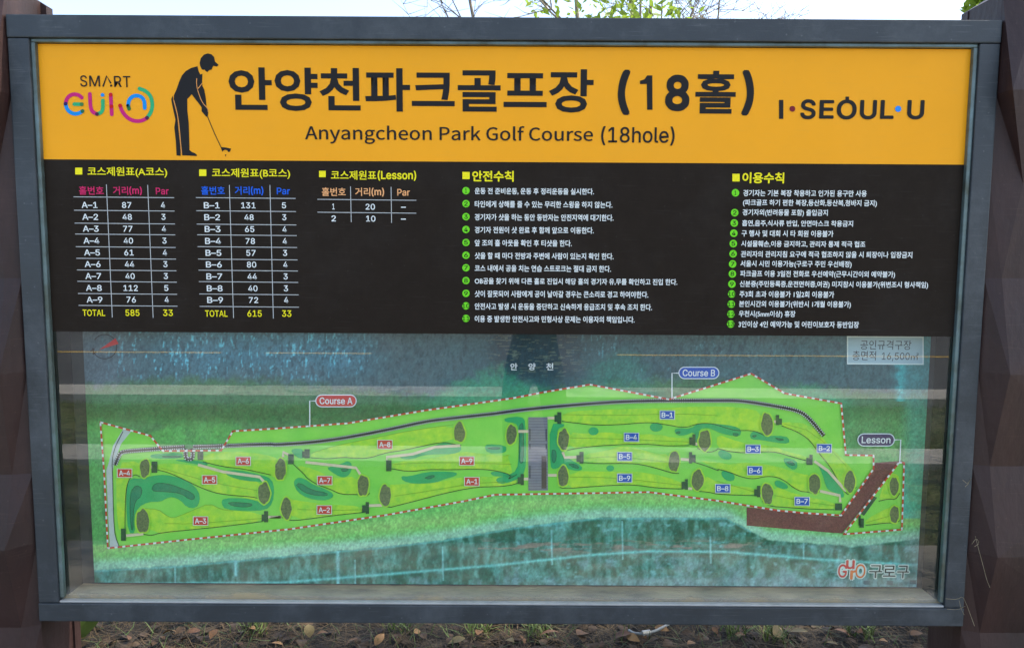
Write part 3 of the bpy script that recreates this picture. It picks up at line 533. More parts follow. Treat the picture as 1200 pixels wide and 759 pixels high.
TE = [(c5,510,72,28,55),(c1,737,648,28,42),(c5,357,405,24,60),(c5,1062,316,20,55),(c5,1048,322,16,34),(c2,168,638,26,45),(c2,150,642,12,30),(c2,88,665,28,50),(c2,572,697,26,55),(c6,466,273,16,58),(c6,450,278,20,36),(c3,318,462,20,58),(c3,303,464,18,34),(c3,428,658,20,58),(c3,412,662,18,34),(c7,135,133,16,55),(c7,122,138,20,34),(c3,984,570,15,56),(c3,970,576,18,38),(c3,967,658,15,56),(c3,982,662,20,36),(c7,947,157,14,52),(c7,932,162,18,36),(c4,300,472,16,50),(c4,315,480,14,30),(c4,466,668,16,50),(c4,452,676,18,34),(c8,207,192,16,56),(c8,194,198,18,34),(c8,602,268,35,34),(c8,716,348,22,46),(c8,706,335,10,50)]
for cf, x, y, ww, hh in TE:
    p_ = cf([(x,y)])[0]; rect('tee_mat', p_[0]-ww*sc_/2, p_[1]-hh*sc_/2, p_[0]+ww*sc_/2, p_[1]+hh*sc_/2, None, MAP, 7, mat=m_tee)
poly('tee_mat', c8([(775,215),(792,222),(728,312),(708,300)]), None, MAP, 7, mat=m_tee)
# club house roof
q0 = c3([(165,458),(260,458)]); q1 = c7([(262,187),(165,188)])
poly('building_roof_print', q0+q1, (132,130,138), MAP, 6.8)
for i in range(26):
    t = (i+.5)/26; a = Vector(q0[0]).lerp(Vector(q1[1]), t); b_ = Vector(q0[1]).lerp(Vector(q1[0]), t); stroke('roof_line', [a, b_], .55, (98,96,104), MAP, 7.2, 0)
rect('roof_line', 634.6, 534, 640.4, 572, (82,70,66), MAP, 7.6)
for x, ya_, yb2 in ((621,502,516),(640,502,516),(621,520,526),(640,520,526),(621,545,560)): rect('roof_line', x-.5, ya_, x+.5, yb2, (30,26,28), MAP, 7.8)
# rail line
def resample(P, step):
    P = [Vector((p[0], p[1])) for p in P]; out = [P[0]]; acc = 0; last = P[0]
    for p in P[1:]:
        while (p-last).length >= step-acc:
            d = (p-last).normalized(); last = last+d*(step-acc); out.append(last); acc = 0
        acc += (p-last).length; last = p
    return out
def railway(pts):
    P = smoothline(pts, 2); stroke('railway_print', P, 4.9, (16,16,18), MAP, 8, 0)
    Q = resample(P, 1.3)
    for off, wd, nm in ((-1.75,1.15,'railway_dots'),(1.75,1.15,'railway_dots')):
        V, Fc = [], []
        for i in range(1, len(Q)-1, 2):
            t = (Q[i+1]-Q[i-1]).normalized(); nn = Vector((-t.y, t.x)); c0 = Q[i]+nn*off; b0 = len(V); Y = pl(MAP, 8.6)
            for s1, s2 in ((-1,-1),(1,-1),(1,1),(-1,1)): V.append(at(*(c0+t*.62*s1+nn*wd/2*s2), Y))
            Fc.append((b0,b0+1,b0+2,b0+3))
        mesh(nm, V, Fc, ink((222,226,222)), MAP)['kind'] = 'stuff'
railway(c1([(315,695),(335,645),(350,628),(450,620),(552,612),(660,605)])); railway(c1([(700,605),(850,600),(1100,590)])+c2([(0,596),(220,580),(400,553),(600,513),(750,480),(850,467),(1100,440)])+c3([(0,440),(160,418),(500,388),(720,377),(1000,376)])+c4([(0,376),(120,376),(300,405),(400,425),(450,455),(530,550)]))
railway(c1([(663,612),(665,663),(682,665),(700,663),(698,612)]))
def dashed(P, closed=True):
    P = [Vector(p) for p in P]+([Vector(P[0])] if closed else []); V, Fc = [], []
    for a, b_ in zip(P, P[1:]):
        d = (b_-a).normalized()*.8; ribbon_data([a-d, b_+d], 1.9, V, Fc, pl(MAP, 9))
    mesh('boundary_line', V, Fc, ink((206,66,40)), MAP)
    Q = resample(P, .7); V, Fc = [], []; per = 13
    for i in range(0, len(Q)-5, per): ribbon_data(Q[i:i+6], 2.0, V, Fc, pl(MAP, 9.6))
    mesh('boundary_dashes', V, Fc, ink((232,236,226)), MAP)['kind'] = 'stuff'
dashed(outline); dashed(lesson)
# labels
def plate(s, x, y, rgb):
    rect('label_plate', x-9, y-5.4, x+9, y+5.4, (226,232,214), MAP, 10); rect('label_plate', x-8.2, y-4.7, x+8.2, y+4.7, rgb, MAP, 10.6); text(s, x-6.6, y-3, x+6.6, y+3, (240,242,236), MAP, 11.2, .014)
for s, x, y in (('A–4',146,554),('A–5',245.5,561.8),('A–6',285,540),('A–7',380.5,562.5),('A–8',451,520.5),('A–9',547,539.8),('A–1',553,563.8),('A–2',380,597),('A–3',235,610)): plate(s, x, y, (206,58,44))
for s, x, y in (('B–1',782,486),('B–4',740,512),('B–5',732,534.5),('B–9',732,559.8),('B–3',882.5,525.8),('B–2',966,525),('B–6',884.5,551),('B–8',847,572),('B–7',940,587)): plate(s, x, y, (24,84,180))
def pill(s, x0, y0, x1, y1, rgb):
    def rr(g):
        r = (y1-y0)/2-g; cy = (y0+y1)/2; P = []
        for i in range(13): t = math.pi/2+math.pi*i/12; P.append((x0+g+r+math.cos(t)*r, cy-math.sin(t)*r))
        for i in range(13): t = -math.pi/2+math.pi*i/12; P.append((x1-g-r+math.cos(t)*r, cy-math.sin(t)*r))
        return P
    poly('label_pill', rr(0), (230,238,240), MAP, 10); poly('label_pill', rr(1.1), rgb, MAP, 10.6)
    text(s, x0+5, (y0+y1)/2-4, x1-5, (y0+y1)/2+4, (240,242,240), MAP, 11.2, .012)
pill('Course A', 369.5, 462, 418, 477, (208,64,58)); pill('Course B', 795, 429.5, 843, 444, (28,84,184)); pill('Lesson', 1004.8, 507.5, 1048.6, 522.8, (74,58,100))
for q in ([(370,469.5),(363,469.5),(363,500)],[(795.5,437),(787.5,437),(787.5,467)],[(1048,515),(1055.6,515),(1054.4,542)]): stroke('leader_line', q, 1.3, (232,238,238), MAP, 9.9, 0)
for s, x in (('안',598),('양',619.2),('천',640)): text(s, x, 425.3, x+8.4, 433.6, (238,240,240), MAP, 4, .03)
rect('caption_plate', 992.5, 394, 1082.5, 427, (226,240,236), MAP, 3); rect('caption_plate', 994, 395.5, 1081, 425.5, (172,198,206), MAP, 4)
text('공인규격구장', 1008.3,398.6,1068,409.6, (66,62,66), MAP, 5, -.004); text('총면적', 999,411,1026.5,422, (66,62,66), MAP, 5, -.002); text('16,500', 1033.5,413,1066,423.2, (66,62,66), MAP, 5); text('㎡', 1067.5,413.5,1076.5,421.5, (66,62,66), MAP, 5)
# compass
cp = c1([(264,110)])[0]; r_ = 60*sc_
stroke('compass_print', [(cp[0]+math.cos(t)*r_, cp[1]+math.sin(t)*r_) for t in [(-2.55+i*.18) for i in range(32)]], .9, (36,34,38), MAP, 4, 0)
poly('compass_print', c1([(237,125),(318,68),(333,96)]), (212,52,46), MAP, 5); text('N', 106.8, 408.8, 112.2, 414.4, (36,34,38), MAP, 5, .01, rot=-.9)
# district emblem
c = conv(960, 640, .1083)
def two(s, a, col, b=.0):
    (x0,y0),(x1,y1) = c([(a[0],a[1]),(a[2],a[3])]); text(s, x0-1.3, y0-1.3, x1+1.3, y1+1.3, (214,228,212), MAP, 5, b+.085); text(s, x0, y0, x1, y1, col, MAP, 6.5, b)
two('G', (205,190,300,335), (206,62,46), .012); two('O', (392,190,500,340), (226,120,44), .004); two('u', (290,146,385,242), (206,62,46), .02); two('r', (335,255,405,355), (226,120,44), .02)
for s, a in (('구',(540,200,682,340)),('로',(692,204,828,325)),('구',(845,205,970,342))): two(s, a, (52,60,44), .012)
set_texts()

# ------------------------------------------------------------------ posts: folded, faceted pillars either side
m_post = M('post_steel', (.040,.0165,.0135), .45, scale=2.6, col2=(.013,.0062,.0056), spec=.4, bump=.25, bscale=45, stretch=(1,1,.4), detail=12)
weather(m_post, (.075,.040,.034), .4, 2.2)
def post(side, knots, label):
    root = empty('sign_post', (side*1.42, .1, 0)); tag(root, label, 'post', 'folded pillars holding the notice board')
    XI = side*1.302; XO = side*1.72; zt = at(1133,14,.16).z
    ins = side*(abs(at(1133,14,.16).x) if side > 0 else abs(at(55,3,.16).x))
    # core: inner flank runs back behind the frame
    V = []; Fc = []
    sl_ = .62; yb, yk = .155, .185
    top = [(ins, zt), (XO, zt+abs(XO-ins)*sl_)]
    q_ = at(1094 if side > 0 else 88, 745, yb); low_ = q_.x+(q_.x-ins)*(q_.z+.1)/(zt-q_.z)   # tapers outward towards the ground
    for y in (yb, yk): V += [(low_, y, -.1), (XO, y, -.1), (XO, y, top[1][1]), (ins, y, top[0][1])]
    Fc = [(0,1,2,3),(7,6,5,4),(0,3,7,4),(1,5,6,2),(3,2,6,7),(0,4,5,1)]
    mesh('post_core', V, Fc, m_post, root)
    # folded front: flank from the frame out to the zigzag ridge, then the facets
    kn = []
    for px, py, Y in knots: p = at(px, py, Y); kn.append((p.x, Y, p.z))
    V = []; Fc = []
    for x, y, z in kn:
        V += [(XI, .012, z), (x, y, z), (XO, y*.6+.004, z), (XO, .154, z), (XI, .154, z)]
    for i in range(5): x_, y_, z_ = V[i]; V[i] = (x_, y_, zt+sl_*(abs(x_)-abs(ins)))   # head cut on the slope of the core
    for i in range(len(kn)-1):
        a, b = i*5, i*5+5
        Fc += [(a, a+1, b+1, b), (a+2, a+3, b+3, b+2), (a+3,a+4,b+4,b+3), (a+4,a,b,b+4)]
        if i % 2: Fc += [(a+1, a+2, b+1), (a+2, b+2, b+1)]
        else: Fc += [(a+1, b+2, b+1), (a+1, a+2, b+2)]
    Fc.append((0,4,3,2,1)); n_ = 5*(len(kn)-1); Fc.append((n_,n_+1,n_+2,n_+3,n_+4))
    mesh('folded_facing', V, Fc, m_post, root)
    return root
RKN = [(1230,-60,-.004),(1187,105,-.045),(1199,215,-.004),(1174,326,-.004),(1184,439,-.045),(1160,546,-.004),(1169,653,-.045),(1148,741,-.004),(1160,860,-.045),(1140,1010,-.004),(1150,1180,-.045)]
LKN = [(-40,-60,-.004),(-8,105,-.045),(-6,215,-.004),(5,326,-.004),(-2,439,-.045),(14,556,-.004),(5,645,-.045),(25,735,-.004),(14,860,-.045),(36,1010,-.004),(26,1180,-.045)]
post(1, RKN, 'dark brown folded pillar on the orange logo side right of the board')
post(-1, LKN, 'dark brown folded pillar beside the golfer end left of the board')

# ------------------------------------------------------------------ trees behind
m_bark = M('bark', (.24,.20,.16), .9, .35, 30, bump=.5)
m_leaf = M('leaf', (.24,.30,.035), .6, scale=3, col2=(.10,.17,.02)); m_leaf.node_tree.nodes['Principled BSDF'].inputs['Subsurface Weight'].default_value = 0
def translucent(m, amt=.45, col=(.35,.5,.06)):
    n = m.node_tree.nodes; l = m.node_tree.links; b = n['Principled BSDF']; o = n['Material Output']; t = n.new('ShaderNodeBsdfTranslucent'); t.inputs[0].default_value = (*col,1)
    x = n.new('ShaderNodeMixShader'); x.inputs[0].default_value = amt; l.new(b.outputs[0], x.inputs[1]); l.new(t.outputs[0], x.inputs[2]); l.new(x.outputs[0], o.inputs[0])
translucent(m_leaf)
def leafquad(V, Fc, p, s, rr):
    d = Vector((rr.gauss(0,1), rr.gauss(0,1), rr.gauss(0,1)-.3)).normalized(); a = d.orthogonal().normalized(); th = rr.random()*6.28; a = a*math.cos(th)+d.cross(a)*math.sin(th)
    b = len(V); V += [p, p+d*s*.5+a*s*.22, p+d*s, p+d*s*.5-a*s*.22]; Fc.append((b,b+1,b+2,b+3))
def tree(name, x, y, h, stems, label, cz, crown_r, nleaf, leaf=.07, rs=1, low=0, cat='tree', xr=None, sp=1.0):
    rr = random.Random(rs); root = empty(name, (x, y, 0)); tag(root, label, cat, 'trees around the notice board')
    V, Fc = [], []; tips = []
    def branch(p, d, L, r, lev):
        n_ = 5; pts = [p]; q = Vector(p); dd = Vector(d)
        for i in range(n_):
            dd = (dd+Vector((rr.gauss(0,.11 if lev else .04), rr.gauss(0,.11 if lev else .04), .03+rr.gauss(0,.05)))).normalized(); q = q+dd*L/n_; pts.append(q)
            if lev < 3 and i >= (1 if lev else 2):
                for _ in range(2 if lev else 2):
                    s_ = Vector((rr.gauss(0,1), rr.gauss(0,1), rr.gauss(.2,.5))).normalized(); branch(q, (dd*.55+s_*.75).normalized(), L*rr.uniform(.35,.55)*(sp if lev == 0 else 1), r*(1-i/n_)*.5+.002, lev+1)
            if lev >= 2: tips.append(Vector(q))
        tube(V, Fc, pts, [r*(1-.75*i/n_) for i in range(n_+1)], 6 if lev < 2 else 4)
        tips.append(Vector(q))
    for s_ in stems: branch(Vector((x+s_[0], y+s_[1], 0)), Vector((s_[2], s_[3], 1)).normalized(), h*s_[4], s_[5], 0)
    mesh('trunk', V, Fc, m_bark, root, True)
    V, Fc = [], []
    for i in range(nleaf):
        t = rr.choice(tips)
        if t.z < low or (xr and not xr[0] < t.x < xr[1]): continue
        leafquad(V, Fc, t+Vector((rr.gauss(0,.10), rr.gauss(0,.10), rr.gauss(0,.09))), leaf*rr.uniform(.6,1.3), rr)
    mesh('crown', V, Fc, m_leaf, root); return root
# stems are set where the limbs cross the sky strip above the board
tree('young_tree', .55, 4.6, 5.6, [(-.32,0,-.05,0,.9,.030),(.05,0,.0,.02,.8,.050),(.42,.05,.07,.03,.75,.030),(.50,.1,.02,0,.9,.034),(.72,.15,.05,.05,.75,.022),(.95,.2,.03,.0,.8,.020)], 'slim multi-stemmed young tree behind the board, bare limbs near its centre', 3.5, 2, 9500, .085, 5, 3.2, xr=(.25,1.35), sp=.42)
for x_, y_, h_, sd_, lb_ in ((3.1,1.1,9,12,'broad leafy tree right behind the right pillar, crown over the board'),(4.4,1.6,7,21,'leafy tree standing beyond the right pillar, off to the side'),(5.4,4.0,8,25,'tall leafy tree farther behind the right pillar')):
    tree('leafy_tree', x_, y_, h_, [(0,0,0,0,1,.09),(.1,.1,.25,-.1,.9,.05),(-.1,0,-.25,-.1,.9,.05)], lb_, 5, 3, 4500, .12, sd_, 4.3)
tree('roadside_tree', 6.3, -2.3, 9, [(0,0,0,0,1,.12),(0,0,-.3,.05,.9,.08),(0,0,-.15,.2,.9,.07)], 'roadside tree shading the lawn and footpath facing the board', 5, 3, 6000, .15, 33, 3.2)
# shrub over the right pillar
rr = random.Random(3); V, Fc = [], []; W0 = at(1148, 2, 1.1)
rt = empty('shrub', (W0.x, 1.1, 0)); tag(rt, 'bright green shrub showing over the sloping top of the right pillar', 'shrub')
for k in range(6): tube(V, Fc, [(W0.x+rr.uniform(-.08,.2),1.1+rr.uniform(-.1,.1),0),(W0.x+rr.uniform(-.08,.2),1.1,1.2),(W0.x+rr.uniform(0,.3),1.1+rr.uniform(-.1,.2),W0.z)], [.014,.01,.005], 5)
mesh('stem', V, Fc, m_bark, rt, True); V, Fc = [], []
for i in range(2600):
    t = rr.random(); z = W0.z-.8+t*1.0; rad = .22*(1-.35*t); a = rr.random()*6.28; q = rr.random()**.5*rad
    leafquad(V, Fc, Vector((W0.x+.115+math.cos(a)*q, 1.1+math.sin(a)*q, z-q*.35)), rr.uniform(.05,.09), rr)
mesh('foliage', V, Fc, m_leaf, rt)

# ------------------------------------------------------------------ forest floor under the board
rr = random.Random(11)
m_dry = M('dry_grass', (.095,.058,.017), .8, scale=5, col2=(.014,.009,.003)); m_grn = M('green_grass', (.13,.18,.03), .7, scale=5, col2=(.06,.10,.015))
def blades(name, n, mat, x0, x1, y0, y1, hmin, hmax, flat, wd, label=None):
    V, Fc = [], []
    for i in range(n):
        x = rr.uniform(x0,x1); y = rr.uniform(y0,y1); a = rr.random()*6.28; L = rr.uniform(hmin,hmax); up = rr.uniform(*flat); d = Vector((math.cos(a), math.sin(a), 0)); s = Vector((-d.y, d.x, 0))*wd*rr.uniform(.6,1.4)/2
        z0 = rr.uniform(.004,.03); p = Vector((x,y,z0)); b = len(V)
        for k in range(4):
            t = k/3; q = p+d*L*t*math.cos(up)+Vector((0,0,L*(t*math.sin(up)-.45*t*t*math.sin(up)))) + Vector((rr.gauss(0,.004),rr.gauss(0,.004),0)); ww = (1-t*.85)
            V += [q-s*ww, q+s*ww]
        for k in range(3): Fc.append((b+2*k,b+2*k+1,b+2*k+3,b+2*k+2))
    o = mesh(name, V, Fc, mat); tag(o, label, 'grass', kind='stuff'); return o
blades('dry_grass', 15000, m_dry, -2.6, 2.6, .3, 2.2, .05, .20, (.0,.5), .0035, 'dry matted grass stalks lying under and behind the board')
blades('grass', 3000, M('weed_grass', (.06,.10,.015), .7, scale=3, col2=(.03,.05,.008)), -2.6, 2.6, .3, 2.2, .05, .16, (.4,1.3), .004, 'thin green grass blades growing through the dry litter')
blades('lawn_grass', 60000, m_grn, -7, 7, -5.7, -3.9, .03, .07, (.5,1.3), .006, 'sunlit lawn grass between the concrete strips facing the board')
blades('lawn_grass', 40000, m_grn, -5, 5, -3.4, -1.94, .03, .06, (.5,1.3), .005, 'short lawn grass beside the footpath facing the board')
gq = [d0 for d0 in ((630,748),(560,745),(468,742),(860,748),(300,744),(1010,750),(905,752))]
for px_, py_ in gq:
    rr_ = ray(px_,py_); P_ = CAM+rr_*(-CAM.z/rr_.z); o_ = blades('grass_tuft', 46, m_grn, P_.x-.05, P_.x+.05, P_.y-.04, P_.y+.04, .07, .15, (.7,1.4), .005); del o_['kind']; tag(o_, 'green grass tuft growing from the litter below the '+{630:'grey building roof',560:'A-1 plate',468:'A-8 plate',860:'B-8 plate',300:'B course TOTAL row',1010:'district emblem',905:'start of the brown road'}[px_], 'grass', 'grass tufts under the board')
lm = [M('dead_leaf', c_, .7, .25, 25, spec=.3) for c_ in ((.17,.088,.034),(.11,.055,.022),(.22,.125,.052),(.13,.10,.04),(.08,.038,.018))]
lms = []
for k in range(6):
    bm_V, bm_F = [], []; L = 1; n_ = 7; cu_ = rr.uniform(.15,.45); wd = rr.uniform(.28,.42); tw = rr.uniform(-.3,.3)
    for i in range(n_+1):
        t = i/n_; ww = wd*math.sin(math.pi*min(1,max(.02,t))**.8)*.98+.01; z = cu_*math.sin(math.pi*t)*.35
        bm_V += [(t-.5, -ww, z+cu_*.4*ww+tw*t*.2), (t-.5, 0, z), (t-.5, ww, z+cu_*.5*ww)]
    for i in range(n_):
        a = i*3; bm_F += [(a,a+1,a+4,a+3),(a+1,a+2,a+5,a+4)]
    lms.append((bm_V, bm_F))
leaf_meshes = []
for k in range(6):
    for j in range(5):
        me = bpy.data.meshes.new('fallen_leaf'); me.from_pydata(lms[k][0], [], lms[k][1]); me.materials.append(lm[j]); me.update()
        for p in me.polygons: p.use_smooth = True
        leaf_meshes.append(me)
used_labels = set()
spots = [(198,743,13),(228,741,14),(213,752,12),(250,744,12),(315,738,9),(362,740,15),(378,743,11),(412,753,12),(445,750,14),(489,741,10),(535,752,16),(562,742,13),(598,752,12),(612,750,10),(645,744,20),(683,744,19),(730,746,18),(742,749,14),(755,746,9),(776,738,14),(838,740,9),(866,746,9),(911,741,20),(935,741,17),(987,742,16),(1007,741,12),(975,755,10),(1075,744,14),(868,745,10),(345,752,9),(280,755,9),(325,755,10),(467,738,8),(520,738,9),(705,756,10),(810,755,11),(1035,752,9),(1060,738,9),(150,748,10),(295,738,10)]
for i, (px, py, sz) in enumerate(spots):
    d = ray(px, py); t = (.035-CAM.z)/d.z; p = CAM+d*t; o = bpy.data.objects.new('fallen_leaf', leaf_meshes[rr.randrange(len(leaf_meshes))]); COL.objects.link(o)
    o.location = p+Vector((0,0,.005)); s = sz/FOC*3.5*1.12; o.scale = (s, s*.9, s); o.rotation_euler = (rr.uniform(-.2,.9), rr.uniform(-.4,.4), rr.random()*6.28)
    lk = leaf_meshes.index(o.data) % 5; mark = min(((120,'left pillar foot'),(146,'A-4 plate'),(190,'A course TOTAL row'),(235,'A-3 plate'),(285,'A-6 plate'),(325,'B course Par column'),(363,'Course A leader line'),(393,'Course A pill'),(425,'Lesson distance column'),(451,'A-8 plate'),(475,'Lesson Par column'),(505,'C of the word Course'),(547,'A-9 plate'),(575,'first safety rules'),(601,'golf course name in English'),(630,'grey building roof'),(660,'peak left of course B'),(690,'B course ridge'),(710,'closing bracket side of the rules'),(732,'B-5 and B-9 plates'),(757,'cable sleeve'),(782,'B-1 plate'),(818,'Course B pill'),(847,'B-8 plate'),(865,'usage rules heading'),(885,'B-3 and B-6 plates'),(912,'start of the brown road'),(940,'B-7 plate'),(966,'B-2 plate'),(990,'district emblem'),(1010,'first letter of the district name'),(1035,'grey area caption'),(1060,'lesson course'),(1078,'map right edge')), key=lambda q: abs(q[0]-px))[1]
    lab = '%s %s fallen leaf below the %s' % ('big' if sz > 14 else ('small' if sz < 11 else 'medium'), ('brown','dark brown','tan','olive brown','blackish brown')[lk], mark)
    while lab in used_labels: lab += (', lower one' if 'lower' not in lab else ', last one')
    used_labels.add(lab); tag(o, lab, 'leaf', 'fallen leaves under the board')
V, Fc = [], []
for i in range(2600):
    lv, lf = lms[rr.randrange(6)]; s = rr.uniform(.02,.075); Mx = Matrix.Translation((rr.uniform(-2.6,2.6), rr.uniform(.2,3.0), rr.uniform(.01,.035))) @ Matrix.Rotation(rr.random()*6.28,4,'Z') @ Matrix.Rotation(rr.uniform(-.5,.5),4,'X')
    b = len(V); V += [Mx @ (Vector(v)*s) for v in lv]; Fc += [tuple(b+q for q in f) for f in lf]
tag(mesh('leaf_litter', V, Fc, M('litter_leaf', (.052,.027,.008), .8, scale=6, col2=(.014,.008,.003))), 'scattered brown leaf litter on the ground behind the board', 'leaf litter', kind='stuff')
# cable with its clamp
d_ = lambda px, py, z: CAM+ray(px,py)*((z-CAM.z)/ray(px,py).z)
cb = empty('ground_cable', d_(757,740,.03)); tag(cb, 'pale grey cable with a metal sleeve lying in the litter under the board', 'cable')
V, Fc = [], []; tube(V, Fc, [d_(*q) for q in ((737,738,.03),(742,741,.04),(750,742,.045),(760,741,.045),(770,738,.05),(783,731,.05),(800,718,.02))], [.0055]*7, 8); mesh('cable', V, Fc, M('cable_sheath', (.24,.25,.23), .5, .1, 40), cb, True)
V, Fc = [], []; tube(V, Fc, [d_(752.5,742,.047), d_(761.5,740.8,.047)], [.013,.013], 10); mesh('cable_sleeve', V, Fc, M('sleeve_metal', (.36,.36,.33), .35, .1, 40, metal=.6), cb)
# dry weed stalks caught on the right corner
m_straw = M('straw', (.22,.18,.11), .8, .2, 30)
rt = empty('dry_weed', at(1135,700,-.02)); tag(rt, 'dry straw tendrils caught on the lower right corner of the frame', 'weed')
for pts in ([(1143,628),(1146,640),(1152,662),(1156,678),(1160,688)],[(1108,701),(1122,702),(1128,698),(1132,706),(1138,722),(1142,733)],[(1124,703),(1126,712),(1130,720)],[(1139,637),(1144,630),(1148,636),(1142,640)],[(1128,562),(1134,567),(1138,560)],[(1131,570),(1135,566)],[(1110,713),(1122,714),(1131,710)]):
    V, Fc = [], []; tube(V, Fc, [at(x,y,-.012+rr.uniform(-.008,.004)-(.03 if x > 1137 else 0)) for x,y in smoothline(pts,1)], [.0007]*len(smoothline(pts,1)), 4); mesh('stalk', V, Fc, m_straw, rt)
rt = empty('green_weed', d_(96,740,.03)); tag(rt, 'broad-leaved green weed at the foot of the left pillar', 'weed')
for a_, L_ in ((.2,.12),(1.6,.14),(2.4,.11),(3.6,.10)):
    V, Fc = [], []; o_ = d_(96,748,.02); b_ = Vector((math.cos(a_)*.4, -.1, 1)).normalized(); s_ = Vector((math.sin(a_+1)*.6+.4, .3, 0)).normalized()
    for i in range(6):
        t = i/5; q = o_+b_*L_*t*1.3+Vector((math.cos(a_)*.05*t*t,0,-.02*t*t)); ww = .028*math.sin(math.pi*min(.97,.08+t*.9)); V += [q-s_*ww, q+s_*ww]
    Fc = [(2*i,2*i+1,2*i+3,2*i+2) for i in range(5)]; mesh('leaf', V, Fc, m_grn, rt, True)

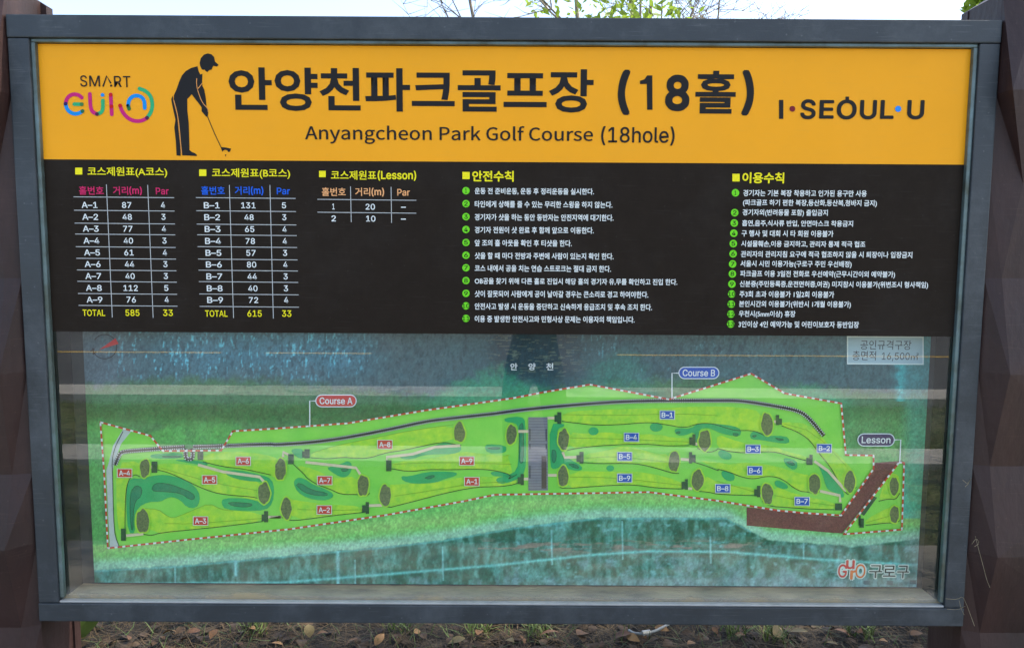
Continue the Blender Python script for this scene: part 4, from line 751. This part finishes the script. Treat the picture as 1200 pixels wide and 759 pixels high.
# ------------------------------------------------------------------ the photographer, seen faintly in the glass
def person():
    ox, oy = .16, -2.34
    N = {}; E_ = []
    def nd(k, p, r, par=None):
        N[k] = (Vector((ox+p[0], oy+p[1], p[2])), r)
        if par: E_.append((par, k))
    nd('pelvis',(0,0,.96),(.155,.11)); nd('waist',(0,.0,1.10),(.135,.10),'pelvis'); nd('chest',(0,-.01,1.30),(.165,.115),'waist'); nd('should',(0,-.01,1.42),(.13,.09),'chest')
    nd('neck',(0,.01,1.51),(.055,.055),'should'); nd('jaw',(0,.035,1.57),(.062,.07),'neck'); nd('head',(0,.02,1.66),(.078,.095),'jaw'); nd('top',(0,.01,1.72),(.06,.07),'head')
    for s_, n_ in ((-1,'l'),(1,'r')):
        nd('hip'+n_,(s_*.10,0,.90),(.095,.095),'pelvis'); nd('thigh'+n_,(s_*.12,.01,.70),(.082,.085),'hip'+n_); nd('knee'+n_,(s_*.13,.02,.50),(.058,.06),'thigh'+n_); nd('calf'+n_,(s_*.135,-.01,.34),(.054,.058),'knee'+n_); nd('ankle'+n_,(s_*.14,-.01,.10),(.038,.042),'calf'+n_); nd('heel'+n_,(s_*.14,-.01,.055),(.04,.045),'ankle'+n_); nd('toe'+n_,(s_*.16,.15,.045),(.042,.032),'heel'+n_)
        nd('sh'+n_,(s_*.185,0,1.42),(.062,.062),'should'); nd('el'+n_,(s_*.27,.10,1.17),(.045,.045),'sh'+n_)
        nd('wr'+n_,(s_*.10-.12,.285,1.50),(.027,.03),'el'+n_); nd('palm'+n_,(s_*.082-.135,.31,1.57),(.036,.018),'wr'+n_)
        for j in range(4):
            b = Vector((s_*(.088)-.135, .318-.004*j, 1.585+.014*(j-1.2))); nd('f%da%s' % (j,n_), b, (.0095,)*2, 'palm'+n_)
            nd('f%db%s' % (j,n_), b+Vector((-s_*.004,-.022-.003*(j%2),.006)), (.0085,)*2, 'f%da%s' % (j,n_)); nd('f%dc%s' % (j,n_), b+Vector((-s_*.024,-.024,.008)), (.0075,)*2, 'f%db%s' % (j,n_))
        nd('tha'+n_,(s_*.072-.135,.30,1.575),(.011,)*2,'palm'+n_); nd('thb'+n_,(s_*.052-.135,.292,1.595),(.009,)*2,'tha'+n_)
    ks = list(N); me = bpy.data.meshes.new('person'); me.from_pydata([N[k][0] for k in ks], [(ks.index(a), ks.index(b)) for a, b in E_], []); o = bpy.data.objects.new('person', me); COL.objects.link(o)
    sk_ = o.modifiers.new('s','SKIN'); sk_.use_smooth_shade = True; ss = o.modifiers.new('d','SUBSURF'); ss.levels = ss.render_levels = 2
    sv = me.skin_vertices[0].data
    for i, k in enumerate(ks): sv[i].radius = N[k][1]; sv[i].use_root = (k == 'pelvis')
    m2 = bpy.data.meshes.new_from_object(o.evaluated_get(bpy.context.evaluated_depsgraph_get())); bpy.data.objects.remove(o)
    ms = [M('jacket_cloth', (.09,.10,.12), .9, .2, 40), M('skin', (.50,.30,.21), .5, .06, 20), M('trouser_cloth', (.09,.09,.10), .9, .2, 50), M('shoe_leather', (.12,.12,.12), .5, .2, 30)]
    m2.materials.clear(); [m2.materials.append(m) for m in ms]
    for p in m2.polygons:
        c = p.center; fwd = c.y-oy
        p.material_index = 1 if (c.z > 1.50) else (0 if c.z > .93 else (2 if c.z > .10 else 3)); p.use_smooth = True
    b = bpy.data.objects.new('person', m2); COL.objects.link(b); tag(b, 'photographer in dark jacket and cap holding up a phone, mirrored in the glass', 'person')
    V, Fc = [], []
    for j in range(7):
        ph = j/6*math.pi/2; 
        for i in range(16): a = i*math.pi/8; V.append((ox+math.cos(a)*.088*math.cos(ph), oy+.012+math.sin(a)*.105*math.cos(ph), 1.665+.095*math.sin(ph)))
    for j in range(6):
        for i in range(16): Fc.append((j*16+i, j*16+(i+1)%16, j*16+16+(i+1)%16, j*16+16+i))
    n_ = len(V)
    for i in range(7): a = math.pi*(.15+.7*i/6); V += [(ox+math.cos(a)*.088, oy+.012+math.sin(a)*.105, 1.668), (ox+math.cos(a)*.085, oy+.012+math.sin(a)*.175, 1.655)]
    for i in range(6): Fc.append((n_+2*i, n_+2*i+1, n_+2*i+3, n_+2*i+2))
    mesh('cap', V, Fc, ms[0], b, True)
    for s_ in (-1,1):
        V, Fc = [], []; tube(V, Fc, [(ox+s_*.030, oy+.102, 1.635),(ox+s_*.030, oy+.113, 1.635)], [.012,.006], 8); mesh('eye', V, Fc, M('eye', (.05,.03,.02), .3, .1, 50), b, True)
        V, Fc = [], []; tube(V, Fc, [(ox+s_*.078, oy+.0, 1.60),(ox+s_*.092, oy-.006, 1.63),(ox+s_*.084, oy-.004, 1.655)], [.010,.014,.008], 8); mesh('ear', V, Fc, ms[1], b, True)
    V, Fc = [], []; tube(V, Fc, [(ox, oy+.105, 1.635),(ox, oy+.128, 1.602),(ox, oy+.108, 1.594)], [.008,.013,.008], 8); mesh('nose', V, Fc, ms[1], b, True)
    V, Fc = [], []; tube(V, Fc, [(ox-.022, oy+.098, 1.572),(ox, oy+.106, 1.571),(ox+.022, oy+.098, 1.572)], [.004,.006,.004], 8); mesh('mouth', V, Fc, M('lip', (.35,.14,.12), .5, .1, 30), b, True)
    ph = box('phone', (CAM.x-.078, CAM.y-.030, CAM.z-.037), (CAM.x+.078, CAM.y-.022, CAM.z+.037), M('phone_case', (.02,.02,.022), .3, .1, 60), None, .003)
    tag(ph, 'black phone held sideways in both hands of the photographer', 'phone')
person()
